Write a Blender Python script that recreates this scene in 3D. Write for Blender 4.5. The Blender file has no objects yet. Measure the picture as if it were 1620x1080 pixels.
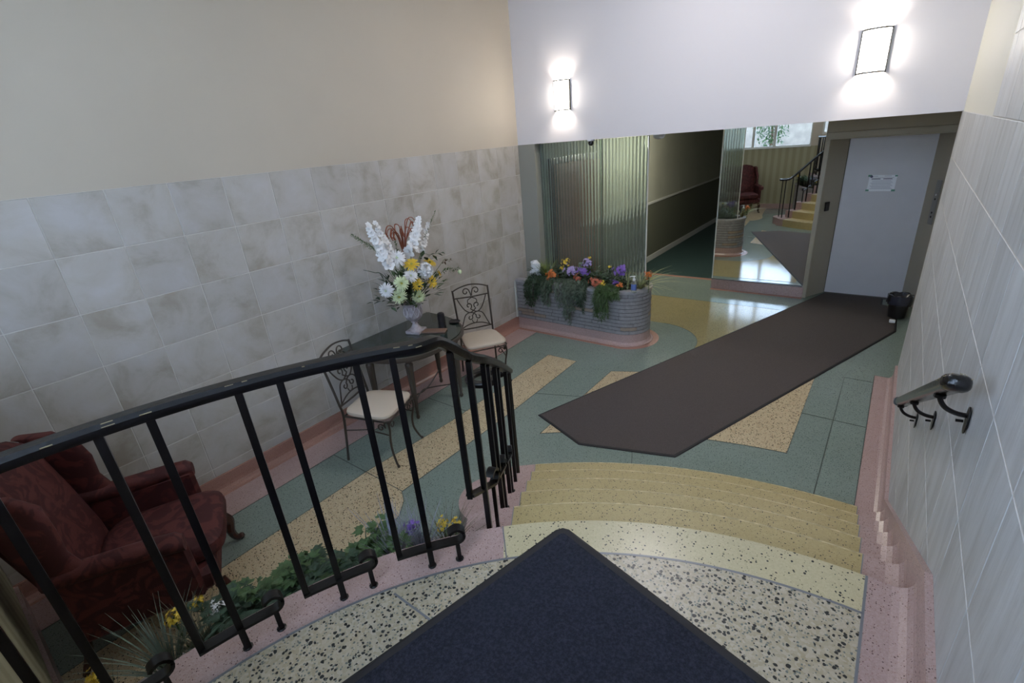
import bpy, math, random
from mathutils import Vector, Matrix, noise
random.seed(7)
S = bpy.context.scene
COL = S.collection
PI = math.pi
D = bpy.data

# ------------------------------------------------------------------ camera
cam_d = D.cameras.new('camera'); cam = D.objects.new('camera', cam_d); COL.objects.link(cam)
cam_d.sensor_width = 36.0; cam_d.lens = 764.6 / 1620 * 36; cam_d.clip_start = 0.02; cam_d.clip_end = 200
_R = ((0.79539982, 0.17365359, -0.58067508), (0.60062722, -0.35412916, 0.71682597), (-0.08115458, -0.91893251, -0.38597535))
cam.matrix_world = Matrix(((_R[0][0], -_R[0][1], -_R[0][2], 0), (_R[1][0], -_R[1][1], -_R[1][2], 0), (_R[2][0], -_R[2][1], -_R[2][2], 2.45), (0, 0, 0, 1)))
S.camera = cam

# ------------------------------------------------------------------ world, light, exposure
w = D.worlds.new('sky'); S.world = w; w.use_nodes = True
nt = w.node_tree; nt.nodes.clear()
wo = nt.nodes.new('ShaderNodeOutputWorld'); bg = nt.nodes.new('ShaderNodeBackground')
bg.inputs[0].default_value = (0.56, 0.73, 1.0, 1); bg.inputs[1].default_value = 4.5
nt.links.new(bg.outputs[0], wo.inputs[0])
S.view_settings.view_transform = 'Standard'; S.view_settings.look = 'None'
S.view_settings.gamma = 1; S.view_settings.use_curve_mapping = False
S.view_settings.exposure = 0.74
try:
    S.cycles.use_denoising = True; S.cycles.sample_clamp_indirect = 6; S.cycles.max_bounces = 8
    S.cycles.diffuse_bounces = 5; S.cycles.glossy_bounces = 5; S.cycles.transmission_bounces = 8; S.cycles.transparent_max_bounces = 12
except Exception: pass
def portal(loc, rot, sx, sy):
    l = D.lights.new('window_portal', 'AREA'); l.shape = 'RECTANGLE'; l.size = sx; l.size_y = sy
    l.cycles.is_portal = True
    o = D.objects.new('window_portal', l); COL.objects.link(o); o.location = loc; o.rotation_euler = rot

# ------------------------------------------------------------------ dimensions (metres, lower floor at z = 0)
XL, XR, YB, ZT, YN = -3.951, 0.2933, 5.35, 2.363, -0.25
ZC, YM, TS, HL = 4.45, 7.76, 0.3575, 0.95
CX, CY = 0.18, -0.18                      # centre of the round landing
HR = HL / 6
RAD = [None, 3.28, 2.992, 2.704, 2.416, 2.128, 1.84]

# ------------------------------------------------------------------ materials
def newmat(name):
    m = D.materials.new(name); m.use_nodes = True
    return m, m.node_tree, m.node_tree.nodes['Principled BSDF']
def c4(c): return (c[0], c[1], c[2], 1)
def plain(name, col, rough=0.5, metal=0.0, nvar=0.0, nscale=20, bump=0.0, coat=0.0, **kw):
    m, t, b = newmat(name); N = t.nodes.new; L = t.links.new
    b.inputs['Base Color'].default_value = c4(col); b.inputs['Roughness'].default_value = rough
    b.inputs['Metallic'].default_value = metal
    if coat: b.inputs['Coat Weight'].default_value = coat; b.inputs['Coat Roughness'].default_value = 0.1
    if nvar or bump:
        g = N('ShaderNodeNewGeometry'); n = N('ShaderNodeTexNoise'); n.inputs['Scale'].default_value = nscale; n.inputs['Detail'].default_value = 5
        L(g.outputs['Position'], n.inputs['Vector'])
        if nvar:
            r = N('ShaderNodeValToRGB'); e = r.color_ramp.elements
            e[0].position = 0.3; e[1].position = 0.7
            e[0].color = c4([max(0, x * (1 - nvar)) for x in col]); e[1].color = c4([min(1, x * (1 + nvar)) for x in col])
            L(n.outputs[0], r.inputs[0]); L(r.outputs[0], b.inputs['Base Color'])
        if bump:
            bp = N('ShaderNodeBump'); bp.inputs['Strength'].default_value = bump; bp.inputs['Distance'].default_value = 0.01
            L(n.outputs[0], bp.inputs['Height']); L(bp.outputs[0], b.inputs['Normal'])
    for k, v in kw.items(): b.inputs[k].default_value = v
    return m
def terrazzo(name, base, base2, chips, s1, r1, s2=160, rough=0.3, dens=0.5, tint=0.5):
    """base: matrix colours; chips: (dark chip, second chip); s1: cells per metre of big chips; r1: chip size within the cell"""
    m, t, b = newmat(name); N = t.nodes.new; L = t.links.new
    g = N('ShaderNodeNewGeometry')
    nz = N('ShaderNodeTexNoise'); nz.inputs['Scale'].default_value = s1 * 1.3; nz.inputs['Detail'].default_value = 1
    L(g.outputs['Position'], nz.inputs['Vector'])
    vm = N('ShaderNodeVectorMath'); vm.operation = 'MULTIPLY_ADD'
    k = 0.55 / s1; vm.inputs[1].default_value = (k, k, k)
    L(nz.outputs['Color'], vm.inputs[0]); L(g.outputs['Position'], vm.inputs[2])
    # fine matrix variation
    v0 = N('ShaderNodeTexVoronoi'); v0.inputs['Scale'].default_value = s2
    L(g.outputs['Position'], v0.inputs['Vector'])
    mx = N('ShaderNodeMix'); mx.data_type = 'RGBA'; mx.inputs['A'].default_value = c4(base); mx.inputs['B'].default_value = c4(base2)
    sp = N('ShaderNodeSeparateColor'); L(v0.outputs['Color'], sp.inputs[0])
    lo = N('ShaderNodeTexNoise'); lo.inputs['Scale'].default_value = 2.2; lo.inputs['Detail'].default_value = 3
    L(g.outputs['Position'], lo.inputs['Vector'])
    ad = N('ShaderNodeMath'); ad.operation = 'MULTIPLY_ADD'; ad.inputs[1].default_value = 0.55
    L(sp.outputs[0], ad.inputs[0]); 
    l2 = N('ShaderNodeMath'); l2.operation = 'MULTIPLY'; l2.inputs[1].default_value = 0.45; L(lo.outputs[0], l2.inputs[0]); L(l2.outputs[0], ad.inputs[2])
    L(ad.outputs[0], mx.inputs['Factor'])
    cur = mx.outputs['Result']
    for i, (cc, sc, rr, dd) in enumerate(((chips[1], s1 * 1.45, r1 * 0.9, dens * tint), (chips[0], s1, r1, dens))):
        v = N('ShaderNodeTexVoronoi'); v.inputs['Scale'].default_value = sc
        L(vm.outputs[0], v.inputs['Vector'])
        s = N('ShaderNodeSeparateColor'); L(v.outputs['Color'], s.inputs[0])
        th = N('ShaderNodeMath'); th.operation = 'MULTIPLY_ADD'; th.inputs[1].default_value = rr * 0.6; th.inputs[2].default_value = rr * 0.5
        L(s.outputs[1], th.inputs[0])
        cmpn = N('ShaderNodeMath'); cmpn.operation = 'LESS_THAN'; L(v.outputs['Distance'], cmpn.inputs[0]); L(th.outputs[0], cmpn.inputs[1])
        dn = N('ShaderNodeMath'); dn.operation = 'LESS_THAN'; dn.inputs[1].default_value = dd; L(s.outputs[0], dn.inputs[0])
        mu = N('ShaderNodeMath'); mu.operation = 'MULTIPLY'; L(cmpn.outputs[0], mu.inputs[0]); L(dn.outputs[0], mu.inputs[1])
        m2 = N('ShaderNodeMix'); m2.data_type = 'RGBA'; m2.inputs['B'].default_value = c4(cc)
        L(mu.outputs[0], m2.inputs['Factor']); L(cur, m2.inputs['A']); cur = m2.outputs['Result']
    L(cur, b.inputs['Base Color']); b.inputs['Roughness'].default_value = rough
    return m
def tilemat(name, ca, cb, cc, scale, stretch, rough=0.45):
    m, t, b = newmat(name); N = t.nodes.new; L = t.links.new
    g = N('ShaderNodeNewGeometry'); oi = N('ShaderNodeObjectInfo')
    mp = N('ShaderNodeMapping'); mp.inputs['Scale'].default_value = stretch; L(g.outputs['Position'], mp.inputs['Vector'])
    of = N('ShaderNodeVectorMath'); of.operation = 'ADD'; L(mp.outputs[0], of.inputs[0]); 
    rv = N('ShaderNodeVectorMath'); rv.operation = 'SCALE'; rv.inputs[0].default_value = (7, 3, 5); L(oi.outputs['Random'], rv.inputs['Scale']); L(rv.outputs[0], of.inputs[1])
    n = N('ShaderNodeTexNoise'); n.inputs['Scale'].default_value = scale; n.inputs['Detail'].default_value = 7; n.inputs['Roughness'].default_value = 0.6; n.inputs['Distortion'].default_value = 0.4
    L(of.outputs[0], n.inputs['Vector'])
    r = N('ShaderNodeValToRGB'); e = r.color_ramp.elements; e[0].position = 0.34; e[0].color = c4(ca); e[1].position = 0.68; e[1].color = c4(cc)
    x = r.color_ramp.elements.new(0.5); x.color = c4(cb)
    L(n.outputs[0], r.inputs[0])
    hs = N('ShaderNodeHueSaturation'); mr = N('ShaderNodeMapRange'); mr.inputs['To Min'].default_value = 0.94; mr.inputs['To Max'].default_value = 1.05
    L(oi.outputs['Random'], mr.inputs['Value']); L(mr.outputs[0], hs.inputs['Value']); L(r.outputs[0], hs.inputs['Color']); L(hs.outputs[0], b.inputs['Base Color'])
    n2 = N('ShaderNodeTexNoise'); n2.inputs['Scale'].default_value = scale * 6; n2.inputs['Detail'].default_value = 4; L(of.outputs[0], n2.inputs['Vector'])
    bp = N('ShaderNodeBump'); bp.inputs['Strength'].default_value = 0.25; bp.inputs['Distance'].default_value = 0.006
    L(n2.outputs[0], bp.inputs['Height']); L(bp.outputs[0], b.inputs['Normal'])
    b.inputs['Roughness'].default_value = rough
    return m
BLK, OLV = (0.012, 0.016, 0.016), (0.16, 0.19, 0.15)
M = {}
M['ter_land'] = terrazzo('terrazzo_cream_large_chip', (0.35, 0.285, 0.165), (0.56, 0.505, 0.41), (BLK, (0.15, 0.17, 0.15)), 72, 0.46, 110, 0.34, 0.50, 0.95)
M['ter_band'] = terrazzo('terrazzo_cream_band', (0.48, 0.42, 0.25), (0.60, 0.53, 0.34), (BLK, (0.25, 0.22, 0.12)), 85, 0.34, 180, 0.28, 0.32, 0.7)
M['ter_yel'] = terrazzo('terrazzo_ochre_step', (0.37, 0.29, 0.12), (0.48, 0.39, 0.19), (BLK, (0.20, 0.15, 0.05)), 120, 0.36, 200, 0.40, 0.26, 0.6)
M['ter_och'] = terrazzo('terrazzo_olive_ochre_floor', (0.27, 0.23, 0.11), (0.38, 0.33, 0.18), (BLK, (0.15, 0.12, 0.05)), 110, 0.34, 200, 0.10, 0.35, 0.6)
M['ter_grn'] = terrazzo('terrazzo_green', (0.16, 0.205, 0.175), (0.27, 0.325, 0.29), ((0.03, 0.05, 0.04), (0.30, 0.34, 0.29)), 130, 0.36, 240, 0.11, 0.35, 0.9)
M['ter_tan'] = terrazzo('terrazzo_tan', (0.44, 0.34, 0.20), (0.62, 0.52, 0.35), (BLK, (0.26, 0.12, 0.06)), 85, 0.38, 190, 0.2, 0.45, 0.8)
M['ter_pnk'] = terrazzo('terrazzo_pink', (0.37, 0.25, 0.23), (0.50, 0.365, 0.345), ((0.10, 0.05, 0.05), (0.26, 0.12, 0.10)), 150, 0.33, 230, 0.26, 0.28, 0.9)
M['ter_red'] = terrazzo('terrazzo_rose_border', (0.32, 0.165, 0.13), (0.43, 0.245, 0.195), ((0.10, 0.04, 0.04), (0.22, 0.10, 0.08)), 150, 0.3, 230, 0.26, 0.2, 0.9)
M['nosing'] = plain('worn_ochre_edge', (0.50, 0.42, 0.23), 0.35, nvar=.35, nscale=30)
M['divider'] = plain('grey_divider_strip', (0.20, 0.21, 0.23), 0.4, 0.3)
M['divider_dk'] = plain('dark_divider_strip', (0.045, 0.06, 0.05), 0.5)
M['tile_l'] = tilemat('beige_wall_tile', (0.36, 0.32, 0.265), (0.47, 0.44, 0.40), (0.52, 0.495, 0.48), 3.2, (1, 1, 1))
M['tile_r'] = tilemat('streaked_wall_tile', (0.42, 0.42, 0.42), (0.50, 0.505, 0.51), (0.56, 0.57, 0.58), 2.6, (1, 6, 0.8))
M['grout'] = plain('tile_grout', (0.63, 0.605, 0.56), 0.85)
M['paint_l'] = plain('greige_wall_paint', (0.54, 0.475, 0.385), 0.65, nvar=0.03, nscale=1.2)
M['paint_w'] = plain('white_wall_paint', (0.71, 0.68, 0.69), 0.6)
M['paint_r'] = plain('cream_wall_paint', (0.66, 0.64, 0.55), 0.6)
M['ceil'] = plain('ceiling_paint', (0.74, 0.73, 0.70), 0.8)
M['pier'] = plain('grey_pier_paint', (0.27, 0.265, 0.23), 0.6)
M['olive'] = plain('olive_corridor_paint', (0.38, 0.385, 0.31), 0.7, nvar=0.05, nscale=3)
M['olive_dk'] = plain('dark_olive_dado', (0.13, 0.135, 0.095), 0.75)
M['trim_w'] = plain('white_trim', (0.62, 0.62, 0.58), 0.5)
M['carpet_g'] = plain('dark_green_carpet', (0.012, 0.036, 0.034), 0.95, nvar=0.25, nscale=300)
M['frame_e'] = plain('beige_door_frame', (0.42, 0.375, 0.29), 0.45)
M['door_e'] = plain('pale_metal_door', (0.64, 0.62, 0.64), 0.36, nvar=0.02, nscale=6)
M['iron_blk'] = plain('glossy_black_iron', (0.004, 0.004, 0.005), 0.32, 0.0, bump=0.1, nscale=60, **{'Specular IOR Level': 0.32})
M['iron_gloss'] = plain('polished_black_iron', (0.005, 0.005, 0.006), 0.16, 0.0, bump=0.15, nscale=40)
M['worn_metal'] = plain('worn_edge_metal', (0.45, 0.38, 0.24), 0.4, 0.8)
M['black_plastic'] = plain('black_plastic', (0.012, 0.012, 0.014), 0.35)
M['black_rubber'] = plain('black_rubber', (0.014, 0.014, 0.016), 0.7)
M['white_plastic'] = plain('white_plastic', (0.75, 0.76, 0.78), 0.35)
M['steel'] = plain('brushed_steel', (0.35, 0.34, 0.32), 0.35, 0.9)
M['steel_dk'] = plain('dark_bronze', (0.06, 0.055, 0.05), 0.35, 0.8)
M['mirror'] = plain('mirror_silver', (0.86, 0.89, 0.87), 0.0, 1.0)
M['wood_brown'] = plain('brown_door_wood', (0.20, 0.075, 0.03), 0.5, nvar=0.25, nscale=8)
M['wood_cherry'] = plain('dark_cherry_wood', (0.045, 0.012, 0.008), 0.25, coat=0.3)
M['paper'] = plain('white_paper', (0.92, 0.93, 0.97), 0.7)
M['soil'] = plain('dark_soil', (0.03, 0.022, 0.015), 0.95, nvar=0.4, nscale=60)
def carpet(name, c1, c2, sc, rough=0.95, bump=0.5):
    m = plain(name, c1, rough, nvar=0.0, bump=bump, nscale=sc); t = m.node_tree; b = t.nodes['Principled BSDF']
    g = t.nodes.new('ShaderNodeNewGeometry'); n = t.nodes.new('ShaderNodeTexNoise'); n.inputs['Scale'].default_value = sc; n.inputs['Detail'].default_value = 6; n.inputs['Roughness'].default_value = 0.75
    r = t.nodes.new('ShaderNodeValToRGB'); e = r.color_ramp.elements; e[0].position = 0.42; e[1].position = 0.72; e[0].color = c4(c1); e[1].color = c4(c2)
    t.links.new(g.outputs['Position'], n.inputs['Vector']); t.links.new(n.outputs[0], r.inputs[0]); t.links.new(r.outputs[0], b.inputs['Base Color'])
    return m
M['mat_navy'] = carpet('navy_mat_pile', (0.006, 0.008, 0.018), (0.030, 0.034, 0.058), 90)
M['rug_brown'] = carpet('brown_runner_pile', (0.066, 0.053, 0.050), (0.115, 0.096, 0.090), 220)
def wallpaper():
    m, t, b = newmat('striped_wallpaper'); N = t.nodes.new; L = t.links.new
    g = N('ShaderNodeNewGeometry'); s = N('ShaderNodeSeparateXYZ'); L(g.outputs['Position'], s.inputs[0])
    a = N('ShaderNodeMath'); a.operation = 'MULTIPLY'; a.inputs[1].default_value = 2 * PI / 0.17; L(s.outputs[0], a.inputs[0])
    q = N('ShaderNodeMath'); q.operation = 'SINE'; L(a.outputs[0], q.inputs[0])
    r = N('ShaderNodeValToRGB'); e = r.color_ramp.elements; e[0].position = 0.25; e[1].position = 0.75; e[0].color = c4((0.30, 0.28, 0.17)); e[1].color = c4((0.37, 0.35, 0.23))
    mr = N('ShaderNodeMapRange'); mr.inputs['From Min'].default_value = -1; L(q.outputs[0], mr.inputs['Value']); L(mr.outputs[0], r.inputs[0]); L(r.outputs[0], b.inputs['Base Color'])
    b.inputs['Roughness'].default_value = 0.7
    return m
M['wallpaper'] = wallpaper()
def glassmat(name, col, rough, ior=1.45, trans=1.0):
    m, t, b = newmat(name); b.inputs['Base Color'].default_value = c4(col); b.inputs['Roughness'].default_value = rough
    b.inputs['Transmission Weight'].default_value = trans; b.inputs['IOR'].default_value = ior
    return m
M['glass_rib'] = glassmat('corrugated_glass', (0.62, 0.72, 0.67), 0.06, 1.5, 0.93)
M['glass_clear'] = glassmat('window_glass', (1, 1, 1), 0.0, 1.0)
M['glass_top'] = plain('dark_glass_top', (0.015, 0.028, 0.024), 0.04, 0.0, coat=0.5)
def emit(name, col, st):
    m, t, b = newmat(name); b.inputs['Base Color'].default_value = c4(col); b.inputs['Emission Color'].default_value = c4(col); b.inputs['Emission Strength'].default_value = st
    return m
M['sconce'] = emit('lit_frosted_glass', (1.0, 0.93, 0.83), 14.0)

# ------------------------------------------------------------------ mesh helpers
class MB:
    """collects shapes into one mesh"""
    def __init__(s): s.v = []; s.f = []
    def add(s, vs, fs):
        n = len(s.v); s.v += [tuple(v) for v in vs]; s.f += [tuple(i + n for i in f) for f in fs]; return s
    def box(s, x0, x1, y0, y1, z0, z1):
        return s.add([(x0, y0, z0), (x1, y0, z0), (x1, y1, z0), (x0, y1, z0), (x0, y0, z1), (x1, y0, z1), (x1, y1, z1), (x0, y1, z1)],
                     [(0, 3, 2, 1), (4, 5, 6, 7), (0, 1, 5, 4), (1, 2, 6, 5), (2, 3, 7, 6), (3, 0, 4, 7)])
    def bbox(s, x0, x1, y0, y1, z0, z1, b):
        """box with chamfered vertical and top/bottom edges"""
        P = [(x0 + b, y0), (x1 - b, y0), (x1, y0 + b), (x1, y1 - b), (x1 - b, y1), (x0 + b, y1), (x0, y1 - b), (x0, y0 + b)]
        cx, cy = (x0 + x1) / 2, (y0 + y1) / 2
        def ins(p, k): return (p[0] + (k if p[0] < cx else -k), p[1] + (k if p[1] < cy else -k))
        rings = [[(*ins(p, b * .8), z0) for p in P], [(*p, z0 + b) for p in P], [(*p, z1 - b) for p in P], [(*ins(p, b * .8), z1) for p in P]]
        return s.loft(rings, cap=True)
    def prism(s, poly, z0, z1):
        n = len(poly); a = sum(poly[i][0] * poly[(i + 1) % n][1] - poly[(i + 1) % n][0] * poly[i][1] for i in range(n))
        if a < 0: poly = poly[::-1]
        vs = [(p[0], p[1], z0) for p in poly] + [(p[0], p[1], z1) for p in poly]
        return s.add(vs, [tuple(range(n))[::-1], tuple(range(n, 2 * n))] + [(i, (i + 1) % n, n + (i + 1) % n, n + i) for i in range(n)])
    def strip(s, inner, outer, z0, z1):
        """solid band between two polylines with the same number of points"""
        n = len(inner); vs = []
        for z in (z0, z1):
            vs += [(p[0], p[1], z) for p in inner] + [(p[0], p[1], z) for p in outer]
        f = []; q = 2 * n
        for i in range(n - 1):
            f += [(q + i, q + i + 1, q + n + i + 1, q + n + i), (i, n + i, n + i + 1, i + 1), (i, i + 1, q + i + 1, q + i), (n + i, q + n + i, q + n + i + 1, n + i + 1)]
        f += [(0, q, q + n, n), (n - 1, 2 * n - 1, q + 2 * n - 1, q + n - 1)]
        return s.add(vs, f)
    def loft(s, rings, cap=False, closed=True):
        n = len(rings[0]); vs = [p for r in rings for p in r]; f = []
        for k in range(len(rings) - 1):
            for i in range(n if closed else n - 1):
                j = (i + 1) % n; f.append((k * n + i, k * n + j, (k + 1) * n + j, (k + 1) * n + i))
        if cap: f += [tuple(range(n))[::-1], tuple(range((len(rings) - 1) * n, len(rings) * n))]
        return s.add(vs, f)
    def lathe(s, prof, n=20, c=(0, 0, 0), cap=True, sx=1, sy=1, star=0, k=8):
        rings = []
        for r, z in prof:
            rings.append([(c[0] + sx * r * (1 + star * math.cos(k * 2 * PI * i / n)) * math.cos(2 * PI * i / n), c[1] + sy * r * (1 + star * math.cos(k * 2 * PI * i / n)) * math.sin(2 * PI * i / n), c[2] + z) for i in range(n)])
        return s.loft(rings, cap=cap)
    def tube(s, path, r, n=6, cap=True, taper=None, flat=None):
        P = [Vector(p) for p in path]; rings = []; m = len(P)
        t0 = (P[1] - P[0]).normalized(); up = Vector((0, 0, 1)) if abs(t0.z) < .9 else Vector((0, 1, 0))
        u = t0.cross(up).normalized()
        for i, p in enumerate(P):
            t = (P[min(i + 1, m - 1)] - P[max(i - 1, 0)]).normalized()
            u = (u - t * u.dot(t)).normalized(); v = t.cross(u)
            rr = r * (1 if taper is None else taper[0] + (taper[1] - taper[0]) * i / (m - 1))
            a, b = (rr, rr) if flat is None else (rr, rr * flat)
            rings.append([tuple(p + u * (a * math.cos(2 * PI * (k + .5) / n)) + v * (b * math.sin(2 * PI * (k + .5) / n))) for k in range(n)])
        return s.loft(rings, cap=cap)
    def sweep(s, path, prof, cap=True):
        """profile (side, up) swept with the up axis kept as vertical as the path allows"""
        P = [Vector(p) for p in path]; rings = []; m = len(P)
        for i, p in enumerate(P):
            t = (P[min(i + 1, m - 1)] - P[max(i - 1, 0)]).normalized()
            sd = t.cross(Vector((0, 0, 1))); sd = sd.normalized(); up = sd.cross(t)
            rings.append([tuple(p + sd * a + up * b) for a, b in prof])
        return s.loft(rings, cap=cap)
    def ball(s, c, r, n=10, m=6, sz=1.0):
        rings = [[(c[0] + r * math.sin(PI * (j + .02) / (m + .04)) * math.cos(2 * PI * i / n), c[1] + r * math.sin(PI * (j + .02) / (m + .04)) * math.sin(2 * PI * i / n), c[2] - sz * r * math.cos(PI * (j + .02) / (m + .04))) for i in range(n)] for j in range(m + 1)]
        return s.loft(rings, cap=True)
    def tf(s, mat):
        s.v = [tuple(mat @ Vector(v)) for v in s.v]; return s
    def build(s, name, mat, parent=None, smooth=False, kind=None, loc=None, label=None, angle=35):
        me = D.meshes.new(name); me.from_pydata(s.v, [], s.f); me.materials.append(mat); me.validate(); 
        if smooth:
            for p in me.polygons: p.use_smooth = True
            try: me.set_sharp_from_angle(angle=math.radians(angle))
            except Exception: pass
        me.update()
        o = D.objects.new(name, me); COL.objects.link(o)
        if parent: o.parent = parent
        if loc: o.location = loc
        if kind: o['kind'] = kind
        if label: o['label'] = label
        return o
def tag(o, label=None, cat=None, group=None, kind=None):
    if label: o['label'] = label
    if cat: o['category'] = cat
    if group: o['group'] = group
    if kind: o['kind'] = kind
    return o
def thing(name, label, cat, loc=(0, 0, 0), rz=0.0, group=None, kind=None):
    o = D.objects.new(name, None); o.empty_display_size = 0.05; COL.objects.link(o); o.location = loc; o.rotation_euler = (0, 0, rz)
    return tag(o, label, cat, group, kind)
def struct(name):
    return tag(D.objects.new(name, None), kind='structure') if False else _st(name)
def _st(name):
    o = D.objects.new(name, None); o.empty_display_size = 0.05; COL.objects.link(o); o['kind'] = 'structure'; return o
def copy_tree(o, parent=None):
    c = o.copy(); COL.objects.link(c)
    if parent: c.parent = parent
    for ch in list(o.children): copy_tree(ch, c)
    return c
def arc(cx, cy, r, a0, a1, n):
    return [(cx + r * math.cos(math.radians(a0 + (a1 - a0) * i / n)), cy + r * math.sin(math.radians(a0 + (a1 - a0) * i / n))) for i in range(n + 1)]
def catmull(P, n=6):
    P = [Vector(p) for p in P]; out = []
    for i in range(len(P) - 1):
        a, b, c, d = P[max(i - 1, 0)], P[i], P[i + 1], P[min(i + 2, len(P) - 1)]
        for k in range(n):
            t = k / n
            out.append(0.5 * ((2 * b) + (c - a) * t + (2 * a - 5 * b + 4 * c - d) * t * t + (3 * b - a - 3 * c + d) * t ** 3))
    out.append(P[-1]); return out

# ================================================================== SETTING
def BLx(y): return -1.067 - .6077 * (y - 1.152)      # pink / ochre boundary on the stairs
def SLx(y): return -1.394 - .6 * (y - 1.277)         # open side of the stairs
def ang_line(R, fn):
    a, b = 95.0, 178.0
    for _ in range(50):
        m = (a + b) / 2; x = CX + R * math.cos(math.radians(m)); y = CY + R * math.sin(math.radians(m))
        if x - fn(y) > 0: a = m
        else: b = m
    return a
def ang_x(R, x): return math.degrees(math.acos((x - CX) / R))
def AR(R, a0, a1, n=24): return arc(CX, CY, R, a0, a1, n)

floor = MB().box(-4.2, 0.8, YN, 8.25, -0.12, 0.0).build('floor', M['ter_grn'], kind='structure')
def panel(poly, mat, z=0.0016, label=None, parent=None, z0=0.0004):
    return MB().prism(poly, z0, z).build('terrazzo_panel', M[mat], parent or floor, label=label)
tanR = [(-2.60, YN), (-2.52, .84), (-2.45, 1.2), (-2.436, 1.42), (-2.47, 1.58), (-2.56, 1.70), (-2.657, 1.765)]
panel([(-3.113, 1.765), (-3.113, YN)] + tanR, 'ter_tan', label='tan terrazzo with dark chips')
panel([(-3.113, 1.772), (-2.657, 1.772), (-2.630, 2.5), (-2.620, 3.2), (-2.635, 4.412), (-3.03, 4.42), (-3.02, 3.5), (-3.03, 2.7)], 'ter_tan', label='tan terrazzo with dark chips')
bot = [p for p in AR(3.925, 126.6, 97.5, 16)]
panel([(-2.172, 2.965), (-2.172, 4.363), (-0.336, 5.235), (-0.336, 3.71)] + bot[::-1], 'ter_tan', label='tan terrazzo with dark chips')
ring = arc(-2.2, 5.37, .61, 0, 90, 12)
panel([(-1.0, 5.36)] + ring + [(-3.6, 5.98), (-3.6, 7.06), (-1.0, 7.08)], 'ter_och', label='ochre terrazzo')
panel([(-3.93, YN), (-3.93, 5.35), (-3.57, 5.35), (-3.575, YN)], 'ter_pnk', label='pink terrazzo border')
panel([(-2.10, 7.66), (-0.83, 7.66), (-0.83, 7.76), (-2.10, 7.76)], 'ter_red', label='rose terrazzo border')
panel([(-3.68, 8.16), (-2.10, 8.16), (-2.10, 8.25), (-3.68, 8.25)], 'ter_red', label='rose terrazzo border')
panel([(0.134, 3.0), (0.134, 5.47), (0.292, 5.47), (0.292, 3.0)], 'ter_pnk', label='pink terrazzo border')
# rose skirt strip round the brick planter
pe = [(-3.93, 4.955), (-2.42, 4.955)] + arc(-2.42, 5.33, .385, -90, 90, 14) + [(-3.0, 5.715), (-3.69, 5.715), (-3.69, 5.34), (-3.93, 5.34)]
panel(pe, 'ter_red', z=0.0022, label='rose terrazzo border')
def lines(segs, wd=0.006, mat='divider_dk', z=0.0027, parent=floor, z0=0.0005):
    for pts in segs:
        L, R = [], []
        for i, p in enumerate(pts):
            a = Vector(pts[max(i - 1, 0)]); b = Vector(pts[min(i + 1, len(pts) - 1)]); d = (b - a).normalized(); n = Vector((-d.y, d.x)) * wd / 2
            L.append((p[0] + n.x, p[1] + n.y)); R.append((p[0] - n.x, p[1] - n.y))
        MB().strip(L, R, z0, z).build('divider_strip', M[mat], parent)
lines([[(-3.575, YN), (-3.57, 5.0)], [(-3.113, YN), (-3.113, 1.77), (-3.03, 2.7), (-3.02, 3.5), (-3.03, 4.42)], [(-3.03, 4.42), (-2.635, 4.412)],
       tanR, [(-2.657, 1.768), (-2.63, 2.5), (-2.62, 3.2), (-2.635, 4.412)], [(-3.575, 1.768), (-2.657, 1.768)], [(-3.57, 2.92), (-3.03, 2.92)],
       [(-2.172, 2.965), (-2.172, 4.363)], [(-2.172, 4.363), (-.336, 5.235), (-.336, 3.71)], bot, [(0.134, 3.0), (0.134, 5.47), (0.292, 5.47)],
       ring, [(-3.6, 7.06), (-1.0, 7.08)], [(-1.6, 3.68), (-1.25, 2.85)], [(-.1, 3.0), (-.1, 5.3), (0.13, 5.3)], [(-.336, 4.4), (.134, 4.4)], [(-2.63, 3.55), (-2.17, 3.72)]], 0.005)

carpet_h = MB().box(-3.68, -2.10, 8.25, 14.2, -0.1, -0.002).build('floor', M['carpet_g'], kind='structure')

# ---- staircase: five treads below a round landing
stair = _st('staircase')
for k in range(1, 6):
    Ro, Ri, z0, z1 = RAD[k], RAD[k + 1] - .03, (k - 1) * HR, k * HR
    mid = MB().strip(AR(Ri, ang_x(Ri, .144), ang_line(Ri, BLx)), AR(Ro, ang_x(Ro, .144), ang_line(Ro, BLx)), z0, z1).build('step', M['ter_yel'], stair)
    MB().strip(AR(Ri, ang_line(Ri, BLx), ang_line(Ri, SLx), 6), AR(Ro, ang_line(Ro, BLx), ang_line(Ro, SLx), 6), z0, z1).build('step_end', M['ter_pnk'], mid, label='pink terrazzo end of the step under the railing')
    MB().strip(AR(Ri, ang_x(Ri, .292), ang_x(Ri, .144), 4), AR(Ro, ang_x(Ro, .292), ang_x(Ro, .144), 4), z0, z1).build('step_end', M['ter_pnk'], mid, label='pink terrazzo end of the step at the tiled wall')
    if k == 1:
        MB().prism(arc(-1.86, 1.95, .25, 0, 345, 40), 0.0, HR - .0006).build('step_end', M['ter_pnk'], mid, label='rounded pink curl of the bottom step')
    lp, rp = AR(Ri, ang_line(Ri, BLx), 0, 1)[0], AR(Ro, ang_line(Ro, BLx), 0, 1)[0]
    MB().strip(AR(Ro - .006, ang_x(Ro, .144), ang_line(Ro, BLx), 30), AR(Ro + .0012, ang_x(Ro, .144), ang_line(Ro, BLx), 30), z1 - .012, z1 + .0007).build('worn_nosing', M['nosing'], mid, label='paler worn nosing edge')
    lines([[lp, rp], [(0.144, CY + Ri), (0.144, CY + Ro)]], .004, 'divider', z1 + .0008, mid, z1 - .003)
landing = _st('landing')
aN = 182.2
Rs = 1.668
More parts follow.
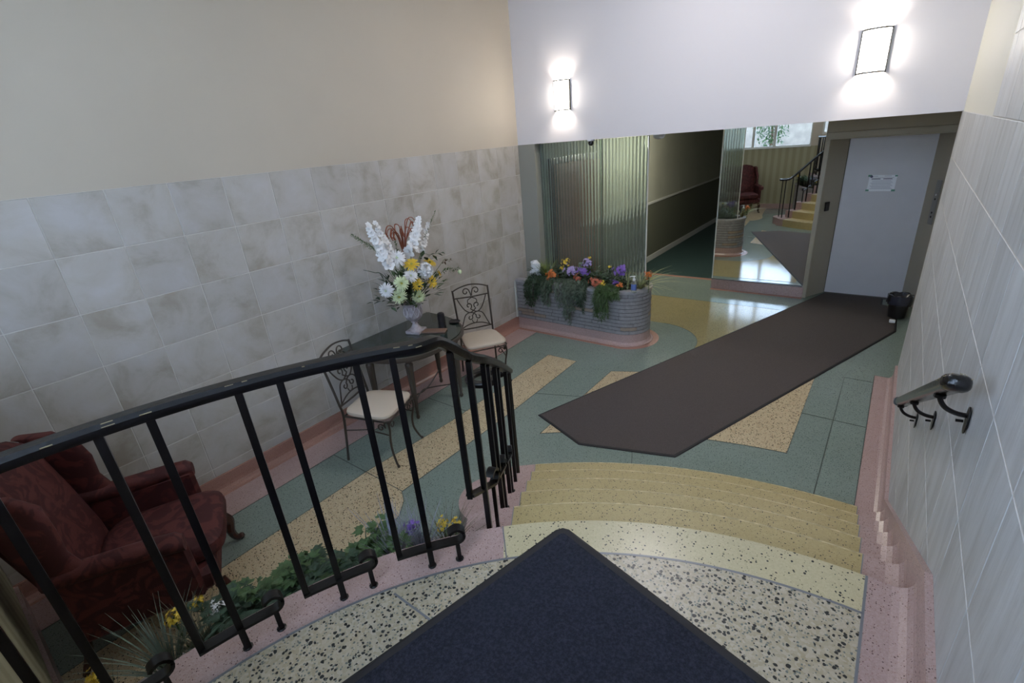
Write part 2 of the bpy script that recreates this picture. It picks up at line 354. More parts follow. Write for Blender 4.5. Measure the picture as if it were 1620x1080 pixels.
MB().prism([p for p in AR(Rs, ang_x(Rs, .147), 182.4, 40)] + [(0.147, YN)], 0.9, HL).build('terrazzo_panel', M['ter_land'], landing, label='cream terrazzo with large dark chips')
MB().strip(AR(Rs, ang_x(Rs, .147), ang_line(1.75, BLx), 30), AR(RAD[6], ang_x(RAD[6], .147), ang_line(RAD[6], BLx), 30), HL - HR, HL).build('terrazzo_panel', M['ter_band'], landing, label='curved cream terrazzo nosing band')
MB().strip(AR(Rs, ang_line(1.75, BLx), 182.4, 30), AR(RAD[6], ang_line(RAD[6], BLx), aN, 30), 0.0, HL).build('curb', M['ter_pnk'], landing, label='curved pink terrazzo curb under the railing')
MB().prism([(.147, YN), (.147, CY + RAD[6]), (.22, CY + RAD[6] - .001), (.292, CY + RAD[6] - .004), (.292, YN)], HL - HR, HL).build('terrazzo_panel', M['ter_pnk'], landing, label='pink terrazzo border at the wall')
MB().prism([p for p in AR(1.6, 80, 182, 30)] + [(0.28, YN)], 0.0, 0.9).build('landing_core', M['grout'], landing)
lines([AR(Rs, ang_x(Rs, .147), 182.3, 60)], .009, 'divider', HL + .0008, landing, HL - .004)
lines([[(.147, YN), (.147, CY + RAD[6])], [(-1.213, .685), (-.95, .684)]], .008, 'divider', HL + .0008, landing, HL - .004)
lines([[(CX + r * math.cos(math.radians(133.2)), CY + r * math.sin(math.radians(133.2))) for r in (Rs, RAD[6])]], .005, 'divider', HL + .0008, landing, HL - .004)
def cove(x, d, y0, y1, z, r=.05, mat='ter_pnk', name='cove', parent=None):
    """concave fillet along y at wall face x; d=-1: room lies towards -x"""
    pr = [(x, z)] + [(x + d * (r - r * math.cos(math.radians(a))), z + (r - r * math.sin(math.radians(a)))) for a in (0, 22, 45, 68, 90)]
    n = len(pr); vs = [(p[0], yy, p[1]) for yy in (y0, y1) for p in pr]
    MB().add(vs, [tuple(range(n)), tuple(range(n, 2 * n))[::-1]] + [(i, n + i, n + (i + 1) % n, (i + 1) % n) for i in range(n)]).build(name, M[mat], parent, smooth=False)
# ---- baseboards
def yz_prism(poly, x0, x1, name, mat, parent=None, kind=None):
    n = len(poly); vs = [(x, p[0], p[1]) for x in (x0, x1) for p in poly]
    return MB().add(vs, [tuple(range(n)), tuple(range(n, 2 * n))[::-1]] + [(i, n + i, n + (i + 1) % n, (i + 1) % n) for i in range(n)]).build(name, M[mat], parent, kind=kind)
bR = yz_prism([(5.452, 0.0016), (5.452, .15), (3.27, .15), (1.60, 1.103), (YN, 1.103), (YN, HL + .0002), (1.66, HL - .1), (1.66, .0016)], .2725, .2931, 'baseboard_right', 'ter_pnk', kind='structure')
for k in range(0, 7):
    ya = (RAD[k + 1] + CY - .003) if k < 6 else YN
    yb_ = (RAD[k] + CY - .003) if k > 0 else 5.45
    cove(.2725, -1, ya, yb_, k * HR, .055, parent=bR)
bL = MB().box(-3.951, -3.93, YN, YB, 0.0016, .145).build('baseboard_left', M['ter_red'], kind='structure')
cove(-3.93, 1, YN, YB, 0.0016, .06, 'ter_red', parent=bL)

# ---- walls with single tiles
wl = MB().box(-4.15, -3.9545, YN, YB, 0, ZT).build('wall_left', M['grout'], kind='structure')
MB().box(-4.15, -3.9525, YN, YB, ZT, ZC).build('painted_wall', M['paint_l'], wl, label='greige painted upper part')
def tile_mesh(w_, h_, mat, d):
    t, b = .0035 if d > 0 else .002, .002
    g_ = .0026 if d > 0 else .0019; y0, y1, z0, z1 = g_, w_ - g_, g_, h_ - g_
    back = -t * d
    vs = [(back, y0, z0), (back, y1, z0), (back, y1, z1), (back, y0, z1), (0, y0 + b, z0 + b), (0, y1 - b, z0 + b), (0, y1 - b, z1 - b), (0, y0 + b, z1 - b)]
    f = [(4, 5, 6, 7), (0, 1, 5, 4), (1, 2, 6, 5), (2, 3, 7, 6), (3, 0, 4, 7)]
    if d < 0: f = [q[::-1] for q in f]
    me = D.meshes.new('tile'); me.from_pydata(vs, [], f); me.materials.append(M[mat]); return me
def tile_wall(parent, x, d, y_lo, y_hi, y0, ws, zr, mat, skip=None):
    cache = {}
    j = math.floor((y_lo - y0) / ws)
    while y0 + j * ws < y_hi - .004:
        a, b = max(y0 + j * ws, y_lo), min(y0 + (j + 1) * ws, y_hi)
        for (za, zb) in zr:
            if b - a < .012 or (skip and skip(a, b, za, zb)): continue
            key = (round(b - a, 3), round(zb - za, 3))
            if key not in cache: cache[key] = tile_mesh(b - a, zb - za, mat, d)
            o = D.objects.new('tile', cache[key]); COL.objects.link(o); o.parent = parent; o.location = (x, a, za)
        j += 1
tile_wall(wl, -3.951, 1, YN, YB, .607, TS, [(ZT - (k + 1) * TS, ZT - k * TS) for k in range(6)] + [(.145, ZT - 6 * TS)], 'tile_l')
wr = MB().box(.2955, .42, YN, 5.45, 0, ZC).build('wall_right', M['paint_r'], kind='structure')
MB().box(.2946, .2957, YN, 5.4495, 0, ZT + .001).build('grout_bed', M['grout'], wr)
MB().box(.2946, .2957, YN, 3.36, ZT, ZT + .661).build('grout_bed', M['grout'], wr)
TZ = .3302
def hid(a, b, za, zb):
    def top(y): return .15 if y > 3.27 else (1.103 if y < 1.6 else 1.103 - (y - 1.6) * (.953 / 1.67))
    return zb < top(b) - .01
tile_wall(wr, .2933, -1, YN, 5.45, 1.205, .337, [(ZT - (k + 1) * TZ, ZT - k * TZ) for k in range(7)], 'tile_r', hid)
tile_wall(wr, .2933, -1, YN, 3.36, 1.205, .337, [(ZT, ZT + TZ), (ZT + TZ, ZT + 2 * TZ)], 'tile_r')
MB().box(.2933, .50, 5.45, 5.46, 0, ZT).build('wall_end', M['paint_r'], wr)
MB().box(.50, .7, 5.46, 8.6, 0, ZT).build('wall_right', M['paint_r'], kind='structure')
wb = MB().box(-4.15, .5, YB, 5.50, ZT, ZC).build('wall_back', M['paint_w'], kind='structure')
MB().box(-4.15, .5, YN - .48, 5.5, ZC, ZC + .1).build('ceiling', M['ceil'], kind='structure')
MB().box(-4.2, .6, 5.50, 14.3, ZT, ZT + .1).build('ceiling', M['ceil'], kind='structure')
# hall beyond the low opening
MB().box(-4.15, -3.70, YB, 5.50, 0, ZT).build('wall_hall', M['pier'], kind='structure')
wh = MB().box(-4.1, -3.68, 5.50, 14.2, 0, ZT).build('wall_hall', M['olive'], kind='structure')
MB().box(-3.68, -3.674, 6.75, 14.2, 0.1, 1.10).build('dado', M['olive_dk'], wh, label='darker olive lower wall')
MB().box(-3.68, -3.655, 6.7, 14.2, 1.10, 1.135).build('chair_rail', M['trim_w'], wh, label='pale chair rail')
MB().box(-3.68, -3.662, 6.7, 14.2, 0, .11).build('baseboard', M['trim_w'], wh, label='pale baseboard')
dr = tag(_st('door_2'), kind='structure')
MB().box(-3.68, -3.64, 5.62, 6.62, 0.001, 2.17).build('door_frame', M['wood_cherry'], dr)
dl = MB().box(-3.639, -3.62, 5.70, 6.54, 0.01, 2.09).build('door_leaf', M['wood_brown'], dr, label='brown wooden door leaf')
for (a, b) in ((.2, .95), (1.1, 1.95)): MB().bbox(-3.62, -3.612, 5.82, 6.42, a, b, .004).build('door_panel', M['wood_brown'], dl)
MB().ball((-3.58, 6.46, 1.0), .03).build('door_knob', M['steel'], dl, smooth=True)
MB().box(-3.9, -1.9, 14.2, 14.4, 0, ZT).build('wall_hall_end', M['olive'], kind='structure')
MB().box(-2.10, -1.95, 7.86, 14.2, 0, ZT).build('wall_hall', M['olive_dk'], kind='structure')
MB().box(-2.10, -.84, 7.80, 7.86, 0, ZT).build('wall_elevator', M['frame_e'], kind='structure')
bm_ = MB().box(-2.105, -.83, 7.735, 7.775, 0.0016, .15).build('baseboard_hall', M['ter_pnk'], kind='structure')
for i in range(14): MB().bbox(-2.10 + i * .0905, -2.10 + (i + 1) * .0905 - .002, 7.730, 7.7352, .012, .148, .001).build('tile', M['ter_pnk'], bm_)
# recess walls of the lift
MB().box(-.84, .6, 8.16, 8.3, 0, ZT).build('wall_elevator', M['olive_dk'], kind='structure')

# ---- front wall: striped paper below the windows, glazed door behind the camera
wf = MB().box(-4.15, -1.50, YN - .48, YN, 0, 1.63).build('wall_front', M['wallpaper'], kind='structure')
MB().box(-4.15, .5, YN - .48, YN, 4.2, ZC).build('wall_header', M['paint_l'], wf)
MB().box(-4.15, -3.62, YN - .48, YN, 1.63, 4.2).build('wall_pier', M['paint_l'], wf)
MB().box(-1.72, -1.50, YN - .48, YN, 1.63, 4.2).build('wall_pier', M['paint_l'], wf)
MB().box(-1.50, .5, YN - .48, YN, 0, 1.9).build('wall_pier', M['paint_l'], wf)
MB().box(.16, .5, YN - .48, YN, 1.9, 4.2).build('wall_pier', M['paint_l'], wf)
MB().box(-3.95, -1.86, YN, YN + .02, 0.0016, .14).build('baseboard_front', M['ter_pnk'], kind='structure')
xs = [-3.62, -3.14, -2.60, -1.72]
for i in range(3):
    a, b = xs[i], xs[i + 1]
    wn = _st('window_%d' % (i + 1))
    f = MB()
    f.box(a, a + .035, YN - .14, YN - .06, 1.63, 4.2).box(b - .035, b, YN - .14, YN - .06, 1.63, 4.2).box(a + .035, b - .035, YN - .14, YN - .06, 1.63, 1.67).box(a + .035, b - .035, YN - .14, YN - .06, 4.16, 4.2).box(a + .035, b - .035, YN - .13, YN - .07, 2.88, 2.92)
    f.build('window_frame', M['trim_w'], wn); MB().box(a, b, YN - .50, YN - .14, 1.60, 1.632).build('outer_sill', M['trim_w'], wn)
    MB().box(a + .03, b - .03, YN - .103, YN - .099, 1.66, 4.17).build('pane', M['glass_clear'], wn)
    MB().box(a, b, YN - .06, YN + .03, 1.615, 1.635).build('window_sill', M['trim_w'], wn)
d1 = _st('window_4')
f = MB().box(-1.50, -1.46, YN - .15, YN - .05, 1.9, 4.2).box(.12, .16, YN - .15, YN - .05, 1.9, 4.2).box(-1.46, .12, YN - .15, YN - .05, 4.15, 4.2).box(-1.46, .12, YN - .15, YN - .05, 1.9, 1.95).box(-.69, -.65, YN - .15, YN - .05, 1.95, 4.15)
f.build('window_frame', M['trim_w'], d1)
MB().box(-1.465, .125, YN - .102, YN - .098, 1.94, 4.16).build('pane', M['glass_clear'], d1)
portal((-.67, YN - .02, 3.05), (PI / 2, 0, 0), 1.6, 2.25)
portal((-2.67, YN - .02, 2.91), (PI / 2, 0, 0), 1.9, 2.55)
# outside
MB().box(-20, 20, -40, YN - .5, .7, .85).build('ground', plain('pale_paving', (.72, .72, .70), .9), kind='structure')
MB().box(-20, 14, -12.3, -12, .7, 2.6).build('added_horizon_blocker', plain('brown_horizon_blocker', (.20, .17, .14), .9, nvar=.2, nscale=3), kind='structure')  # added wall that cuts off low sky light from the windows
MB().box(-5.5, -1.2, YN - 2.6, YN - .48, 4.35, 4.5).build('added_sky_blocker', plain('dark_sky_blocker', (.12, .12, .11), .9), kind='structure')  # unseen slab added to block high sky light and darken the window corner

# ================================================================== OBJECTS
# ---- mats
def inset(poly, d):
    n = len(poly); out = []
    for i in range(n):
        a, b, c = Vector(poly[i - 1]), Vector(poly[i]), Vector(poly[(i + 1) % n])
        n1 = Vector((-(b - a).y, (b - a).x)).normalized(); n2 = Vector((-(c - b).y, (c - b).x)).normalized()
        m = (n1 + n2); m = m / max(.2, m.dot(n1)); out.append(tuple(b + m * d))
    return out
def matthing(name, label, cat, poly, z, m1, bord):
    a = sum(poly[i][0] * poly[(i + 1) % len(poly)][1] - poly[(i + 1) % len(poly)][0] * poly[i][1] for i in range(len(poly)))
    if a < 0: poly = poly[::-1]
    cx = sum(p[0] for p in poly) / len(poly); cy = sum(p[1] for p in poly) / len(poly)
    t = thing(name, label, cat, (cx, cy, z)); L = [(p[0] - cx, p[1] - cy) for p in poly]; I = inset(L, bord); I2 = inset(L, bord * .3)
    n = len(L); mb = MB()
    mb.loft([[(*p, 0.0) for p in L], [(*p, .003) for p in L], [(*p, .0065) for p in I2], [(*p, .0065) for p in I]], cap=False)
    mb.build('rubber_border', M['black_rubber'], t)
    MB().prism(I, 0.001, .0085).build('carpet_pile', M[m1], t, label=None)
e1, e2 = Vector((.970, -.243)), Vector((-.243, -.970)); P0 = Vector((-.868, 1.300))
matthing('doormat', 'navy blue carpet mat with black rubber edge on the upper landing', 'mat',
         [tuple(P0 + e1 * .035), tuple(P0 + e1 * 1.1), tuple(P0 + e1 * 1.1 + e2 * 1.22), tuple(P0 + e2 * 1.22), tuple(P0 + e2 * .04), tuple(P0 + e1 * .012 + e2 * .012)], HL + .001, 'mat_navy', .032)
matthing('floor_runner', 'long brown runner mat with thin black edge leading to the elevator', 'rug',
         [(-2.36, 3.206), (-1.79, 2.985), (-1.044, 3.221), (.272, 6.80), (.272, 7.70), (.10, 7.78), (.10, 8.07), (-.592, 8.07)], .003, 'rug_brown', .022)

# ---- landing and stair railing
rail = thing('stair_railing', 'black wrought iron railing with curled lower bars along the landing and steps', 'railing', (CX, CY, HL))
RO = Vector((CX, CY, HL))
def rl(x, y, z): return (x - RO.x, y - RO.y, z - RO.z)
RR = 1.712
def pol(a, r=RR): return (CX + r * math.cos(math.radians(a)), CY + r * math.sin(math.radians(a)))
def stl(y): return (-1.205 - .66 * (y - 1.268), y)     # plan line of the stair part
path = [rl(*pol(a, RR + .008), 1.862) for a in [182.2 - i * 2 for i in range(22)]]
for x, y, z in ((-1.130, .965, 1.862), (-1.131, 1.0, 1.853), (-1.136, 1.055, 1.812), (-1.15, 1.12, 1.755), (-1.175, 1.165, 1.722), (-1.205, 1.268, 1.66), (-1.29, 1.40, 1.578), (-1.38, 1.534, 1.495), (-1.47, 1.67, 1.405),
                (-1.554, 1.80, 1.318), (-1.64, 1.93, 1.228), (-1.705, 2.026, 1.16), (-1.757, 2.105, 1.108), (-1.80, 2.155, 1.072), (-1.845, 2.172, 1.045)): path.append(rl(x, y, z))
vc = (-1.935, 2.06)
for a in range(62, 400, 24): path.append(rl(vc[0] + (.108 - .00010 * (a - 60)) * math.cos(math.radians(a)), vc[1] + (.108 - .00010 * (a - 60)) * math.sin(math.radians(a)), 1.03))
pp = catmull(path, 3)
prof = [(-.027, -.010), (-.022, -.018), (.022, -.018), (.027, -.010), (.027, .006), (.018, .017), (-.018, .017), (-.027, .006)]
hr = MB().sweep(pp, prof).build('handrail', M['iron_blk'], rail, smooth=True)
# worn bright spots on the handrail edge
ws = MB()
rnd = random.Random(3)
wl_ = [(rnd.uniform(.62, .985) if rnd.random() < .6 else rnd.uniform(.1, .62)) for _ in range(26)]
nland = 22 * 3
for q in wl_:
    i = int(q * nland); a = Vector(pp[i]); b = Vector(pp[i + 1]); t = (b - a).normalized(); s_ = t.cross(Vector((0, 0, 1)))
    o_ = rnd.choice((.0262, -.0262, -.0262, .02)); ln = rnd.uniform(.003, .014); c0 = a + s_ * o_ + Vector((0, 0, .008 if abs(o_) > .025 else .0155))
    ws.tube([c0 - t * ln, c0 + t * ln], rnd.uniform(.0008, .0016), 5)
ws.build('worn_paint_spots', M['worn_metal'], hr, label='bare metal nicks along the handrail edge')['kind'] = 'stuff'
def post(x, y, z0, z1, w_=.0105, rot=0):
    m = MB().box(-w_, w_, -w_, w_, 0, z1 - z0)
    o = m.build('baluster', M['iron_blk'], rail); o.location = rl(x, y, z0); o.rotation_euler = (0, 0, rot); return o
def foot(o):
    MB().lathe([(.0165, 0), (.0165, .003), (.013, .005)], 10).build('foot_flange', M['iron_blk'], o)
def scroll_bar(pts_xy, zb, zt_, z0_=None):
    """flat bar along pts, curling up and back at its end"""
    zs_ = [(z0_ if z0_ else zb) + (zb - (z0_ if z0_ else zb)) * i / (len(pts_xy) - 1) for i in range(len(pts_xy))]
    P = [rl(p[0], p[1], zs_[i]) for i, p in enumerate(pts_xy)]; a, b = Vector(P[-2]), Vector(P[-1]); t = (b - a); t.z = 0; t = t.normalized(); R_ = (zt_ - zb) / 2 + .004
    c = b + Vector((0, 0, R_))
    for g in range(-70, 160, 22): 
        r_ = R_ * (1 if g < 90 else .92); P.append(tuple(c + t * (r_ * math.cos(math.radians(g))) + Vector((0, 0, r_ * math.sin(math.radians(g))))))
    MB().sweep(P, [(-.0185, -.0055), (.0185, -.0055), (.0185, .0055), (-.0185, .0055)]).build('scroll_bar', M['iron_blk'], rail, smooth=True)
for h in (179.3, 168.5, 157.7, 146.6):
    r0 = math.radians(h)
    x, y = pol(h); post(x, y, 1.035, 1.848, rot=r0)
    x, y = pol(h - 3.7); foot(post(x, y, HL, 1.848, rot=r0))
    x, y = pol(h - 7.3); foot(post(x, y, HL, 1.038, .008, rot=r0))
    scroll_bar([pol(h + .3 - i * .95) for i in range(9)], 1.045, 1.098)
th = math.atan2(.62, 1)
for k in range(3):
    ys = 1.262 + .266 * k; zt0 = (5 - k) * HR
    ztop = lambda y: 1.642 - (y - 1.268) * .655
    yh, yf = ys - .19, ys - .10
    zh = zt0 + .375
    if k == 0: x, y = -1.136, 1.055; post(x, y, 1.155, 1.79, rot=th); hx = (x, y)
    else: x, y = stl(yh); post(x, y, zh - .02, ztop(y), rot=th); hx = (x, y)
    x, y = stl(yf) if k else (-1.155, 1.160); foot(post(x, y, zt0, (ztop(y) if k else 1.706), rot=th))
    x, y = stl(ys); foot(post(x, y, zt0, zt0 + .275, .008, rot=th))
    scroll_bar([hx, ((hx[0] * 2 + x) / 3, (hx[1] * 2 + y) / 3), ((hx[0] + 2 * x) / 3, (hx[1] + 2 * y) / 3), (x, y)], zt0 + .262, zt0 + .328 - .008 * k, 1.165 if k == 0 else zh)
x, y = stl(1.965); foot(post(x, y, 2 * HR, 1.19, rot=th))
foot(post(-1.762, 2.112, HR, 1.09)); foot(post(-1.90, 2.155, HR, 1.02)); foot(post(-1.99, 1.98, HR, 1.02, .009))

# ---- wall handrail at right
wh_ = thing('wall_handrail', 'short black wall handrail with rounded end on the tiled right wall', 'handrail', (XR, 1.62, 1.75))
sl = -.5505
def wr_(y, dz=0, x=-.080): return (x, y - 1.62, (y - 1.60) * sl + 1.765 - 1.75 - .012 + dz)
prof2 = [(.029 * math.copysign(abs(math.cos(a)) ** .7, math.cos(a)), .022 * math.copysign(abs(math.sin(a)) ** .7, math.sin(a))) for a in [2 * PI * (i + .5) / 20 for i in range(20)]]
P = [wr_(y) for y in (1.60, 1.75, 2.0, 2.3, 2.6, 2.9, 3.03)]
hb = MB().sweep(P, prof2).build('handrail', M['iron_gloss'], wh_, smooth=True)
pc = [(a * 1.12, b * 1.12) for a, b in prof2]
def capr(ys):
    rings = []
    for y, k_ in ys:
        c = Vector(wr_(y)); t = Vector((0, 1, sl)).normalized(); up = Vector((1, 0, 0)).cross(t); rings.append([tuple(c + Vector((1, 0, 0)) * a * k_ + up * b * k_) for a, b in prof2])
    return MB().loft(rings, cap=True)
capr([(1.567, .35), (1.570, .72), (1.577, .95), (1.588, 1.08), (1.606, 1.12), (1.622, 1.10), (1.628, 1.0)]).build('end_cap', M['iron_gloss'], hb, smooth=True, angle=60)
fl = MB(); rf = random.Random(2)
for i in range(26):
    a = rf.uniform(.2, 2.9); c = Vector(wr_(rf.uniform(1.580, 1.70) if i % 3 == 0 else rf.uniform(1.575, 1.604))); t = Vector((0, 1, sl)).normalized(); up = Vector((1, 0, 0)).cross(t); p = c + Vector((1, 0, 0)) * .0318 * math.cos(a) + up * .0245 * math.sin(a); d = Vector((rf.uniform(-1, 1), rf.uniform(-1, 1), rf.uniform(-.5, .5))).normalized() * rf.uniform(.001, .004); fl.tube([p - d, p + d], .0008, 4)
fl.build('worn_flecks', M['worn_metal'], hb, label='worn pale flecks on the rounded handrail end')['kind'] = 'stuff'
MB().sweep([wr_(3.0), wr_(3.03), wr_(3.045)], pc).build('end_cap', M['iron_blk'], hb, smooth=True)
for yb_ in (1.80, 2.42, 2.98):
    z_ = (yb_ - 1.60) * sl + 1.765 - 1.75; yy = yb_ - 1.62
    br = MB().tube(catmull([(-.080, yy, z_ - .03), (-.078, yy, z_ - .05), (-.062, yy, z_ - .075), (-.035, yy, z_ - .088), (-.006, yy, z_ - .09)], 4), .0075, 8).build('bracket', M['iron_blk'], wh_, smooth=True)
    m = MB(); m.lathe([(.0, 0), (.018, .001), (.026, .004), (.026, .007), (.001, .007)], 16, sy=1.75, cap=False); m.tf(Matrix.Translation((0, yy, z_ - .105)) @ Matrix.Rotation(-PI / 2, 4, 'Y') @ Matrix.Rotation(PI / 2, 4, 'Z'))
    m.build('wall_plate', M['iron_blk'], br, smooth=True)
    MB().tube([(-.012, yy, z_ - .11), (-.03, yy, z_ - .112)], .005, 6).build('screw', M['iron_blk'], br)
    MB().lathe([(.016, 0), (.016, .01), (.009, .014)], 10, (-.080, yy, z_ - .044)).build('mount', M['iron_blk'], br)

# ---- sconces
def sconce(x, label):
    t = thing('wall_sconce', label, 'lamp', (x, YB, 2.855), group=None)
    def half(r0, d, z0, z1, n=14):
        ring = [(r0 * math.cos(PI + PI * i / n), -d * abs(math.sin(PI * i / n)) - .012) for i in range(n + 1)]
        return ring
    n = 14
    outer = half(.094, .088, 0, 0); 
    MB().loft([[(p[0], p[1], -.150) for p in outer], [(p[0], p[1], .150) for p in outer]], closed=False).build('glass_shade', M['sconce'], t, smooth=True)
    def rim(z, h_=.012):
        o_ = half(.100, .094, 0, 0); i_ = half(.090, .084, 0, 0)
        return MB().strip(i_, o_, z - h_ / 2, z + h_ / 2)
    rim(.152).build('metal_rim', M['steel_dk'], t); rim(-.152).build('metal_rim', M['steel_dk'], t)
    rim(-.125, .004).build('metal_band', M['steel_dk'], t); rim(-.105, .003).build('metal_band', M['steel_dk'], t)
    MB().box(-.103, -.093, -.022, -.001, -.158, .158).build('side_bar', M['steel_dk'], t); MB().box(.093, .103, -.022, -.001, -.158, .158).build('side_bar', M['steel_dk'], t)
    for q in (-.078, -.066): MB().box(q - .0015, q + .0015, -.058 - .06 * (q + .09), -.052 - .06 * (q + .09), -.15, .15).build('thin_upright', M['steel_dk'], t)
    MB().box(-.092, .092, -.011, -.001, -.13, .13).build('back_plate', M['white_plastic'], t)
    for dz in (-.06, .06):
        b = D.lights.new('sconce_bulb', 'POINT'); b.energy = 5.5; b.color = (1.0, .93, .84); b.shadow_soft_size = .025
        o = D.objects.new('sconce_bulb', b); COL.objects.link(o); o.parent = t; o.location = (0, -.055, dz)
sconce(-3.262, 'lit half-round frosted wall sconce above the brick planter')
sconce(-.345, 'lit half-round frosted wall sconce above the elevator door')

# ---- ribbed glass partition
gp = thing('glass_partition', 'tall corrugated glass screen standing behind the flower planter', 'partition', (-3.0, 5.46, .69))
def ribbed(x0, x1, y, z0, z1, name):
    n = int((x1 - x0) / .0055); front = []; back = []
    for i in range(n + 1):
        x = x0 + (x1 - x0) * i / n; a = .009 * math.sin(2 * PI * (x - x0) / .044)
        front.append((x + 3.0, y - 5.46 + a - .003)); back.append((x + 3.0, y - 5.46 + a + .003))
    m = MB().loft([[(*p, z0 - .69) for p in front] + [(*p, z0 - .69) for p in back[::-1]], [(*p, z1 - .69) for p in front] + [(*p, z1 - .69) for p in back[::-1]]], cap=True)
    return m.build(name, M['glass_rib'], gp, smooth=True, angle=60)
ribbed(-3.72, -2.83, 5.462, .68, ZT - .004, 'glass_panel'); ribbed(-2.845, -2.255, 5.448, .68, ZT - .004, 'glass_panel')
MB().box(-.745, -.72, -.02, .02, -.01, ZT - .69 - .002).build('edge_post', M['steel'], gp, label='bright metal edge post at the wall')
MB().box(.742, .75, -.018, .006, -.01, ZT - .69 - .002).build('edge_strip', M['trim_w'], gp)

# ---- security camera and smoke detector
sc_ = thing('security_camera', 'small round white security camera with black lens under the soffit edge', 'camera', (-2.93, 5.392, ZT))
MB().lathe([(.034, -.018), (.045, -.012), (.045, -.0005), (.02, -.0005)], 18).build('base', M['white_plastic'], sc_, smooth=True)
MB().ball((0, -.004, -.036), .031, 16, 10).build('lens_ball', M['black_plastic'], sc_, smooth=True)
sd = MB().lathe([(.02, -.058), (.05, -.05), (.066, -.03), (.070, -.012), (.070, -.001), (.02, -.001)], 22).build('smoke_detector', M['white_plastic'], smooth=True, loc=(-2.30, 5.86, ZT))
tag(sd, 'white domed smoke detector on the low hall ceiling', 'detector')

# ---- added fill lamp, hidden from view, brightening the hall behind the ribbed glass
gl = thing('hall_fill_light', 'added flat round fill light hidden on the low hall ceiling behind the ribbed glass', 'lamp', (-2.9, 7.9, ZT))
MB().lathe([(.05, -.012), (.16, -.01), (.165, -.001), (.02, -.001)], 24).build('lamp_base', M['steel'], gl)
MB().lathe([(.01, -.035), (.10, -.03), (.145, -.012), (.05, -.011)], 24).build('glass_cover', emit('hall_fill_cover', (1, .93, .78), 1.0), gl, smooth=True)
b = D.lights.new('hall_fill_bulb', 'POINT'); b.energy = 34; b.color = (1, .95, .84); b.shadow_soft_size = .09; o = D.objects.new('hall_fill_bulb', b); COL.objects.link(o); o.parent = gl; o.location = (0, 0, -.14)
# ---- ceiling lamp of the tall lobby, above the frame
cl = thing('ceiling_lamp', 'white drum lamp on the high lobby ceiling above the frame', 'lamp', (-1.5, 3.9, ZC))
MB().lathe([(.06, -.04), (.07, -.001), (.02, -.001)], 18).build('lamp_base', M['steel'], cl)
MB().lathe([(.02, -.16), (.2, -.15), (.22, -.13), (.22, -.05), (.05, -.04)], 28).build('drum_shade', emit('lamp_drum', (1, .96, .93), 2.5), cl, smooth=True)
b = D.lights.new('ceiling_bulb', 'AREA'); b.shape = 'DISK'; b.size = .42; b.energy = 20; b.color = (1, .95, .97); o = D.objects.new('ceiling_bulb', b); COL.objects.link(o); o.parent = cl; o.location = (0, 0, -.17)
# ---- mirror
mr = thing('wall_mirror', 'tall frameless wall mirror left of the elevator reflecting the stairs', 'mirror', (-1.47, 7.77, .155))
MB().box(-.625, .625, -.004, .004, 0, ZT - .16).build('mirror_glass', M['mirror'], mr).rotation_euler = (0, 0, math.radians(1.15))
MB().box(-.637, -.622, -.022, .004, 0, ZT - .16).build('edge_strip', M['trim_w'], mr)
MB().box(-.637, .62, -.028, -.012, -.006, .003).build('edge_strip', M['steel_dk'], mr)

# ---- elevator
el = thing('elevator_doorway', 'pale metal elevator door deep inside a beige steel surround', 'elevator', (-.17, 8.12, 0.001), kind=None)
def eb(name, x0, x1, y0, y1, z0, z1, m, par=el): return MB().bbox(x0 + .17, x1 + .17, y0 - 8.12, y1 - 8.12, z0, z1, .003).build(name, M[m], par)
eb('door_leaf', -.605, .30, 8.115, 8.15, .004, 2.10, 'door_e')
eb('left_jamb', -.845, -.79, 7.735, 7.80, 0, 2.104, 'frame_e'); eb('left_reveal', -.79, -.60, 7.76, 8.13, 0, 2.14, 'frame_e') if False else None
m = MB().prism([(-.79 + .17, -.335), (-.612 + .17, -.01), (-.66 + .17, .02), (-.845 + .17, -.32)], 0, 2.104); m.build('left_reveal', M['frame_e'], el)
m = MB().prism([(.425 + .17, -.335), (.285 + .17, -.01), (.36 + .17, .02), (.48 + .17, -.32)], 0, 2.104); m.build('right_reveal', M['frame_e'], el)
eb('right_jamb', .425, .48, 7.735, 7.80, 0, 2.104, 'frame_e')
eb('header', -.845, .48, 7.735, 8.13, 2.105, 2.19, 'frame_e'); eb('upper_panel', -.845, .48, 7.75, 7.80, 2.19, ZT - .002, 'frame_e')
eb('header_lip', -.79, .425, 7.728, 7.745, 2.105, 2.122, 'frame_e')
eb('sill', -.61, .28, 8.05, 8.12, 0, .008, 'steel_dk')
MB().ball((.17 + .17, -.008, 1.97), .011, 8, 5).build('door_screw', M['white_plastic'], el)
cp = thing('call_panel', 'tall brushed steel call button panel on the right side of the elevator', 'panel', (.383, 7.873, 1.08), math.radians(23.3))
MB().bbox(-.007, -.001, -.05, .05, -.02, .50, .002).build('face_plate', M['steel'], cp)
for z_, mt in ((.33, 'white_plastic'), (.28, 'black_plastic'), (.12, 'black_plastic'), (.07, 'black_plastic')):
    m = MB().lathe([(.012, 0), (.012, .004), (.008, .006)], 12); m.tf(Matrix.Translation((-.007, 0, z_)) @ Matrix.Rotation(-PI / 2, 4, 'Y')); m.build('button', M[mt], cp)
lb = thing('fob_reader', 'small square black reader on the left side of the elevator surround', 'reader', (-.728, 7.885, 1.26))
m = MB().bbox(-.04, .04, -.012, .0, -.06, .06, .003); m.build('reader_body', M['black_plastic'], lb); lb.rotation_euler = (0, 0, math.radians(61.3))
MB().box(-.02, .02, -.014, -.0118, .01, .035).build('reader_face', M['steel_dk'], lb)
nt_ = thing('paper_notice', 'white paper notice with green corner tape on the elevator door', 'notice', (-.185, 8.1125, 1.425))
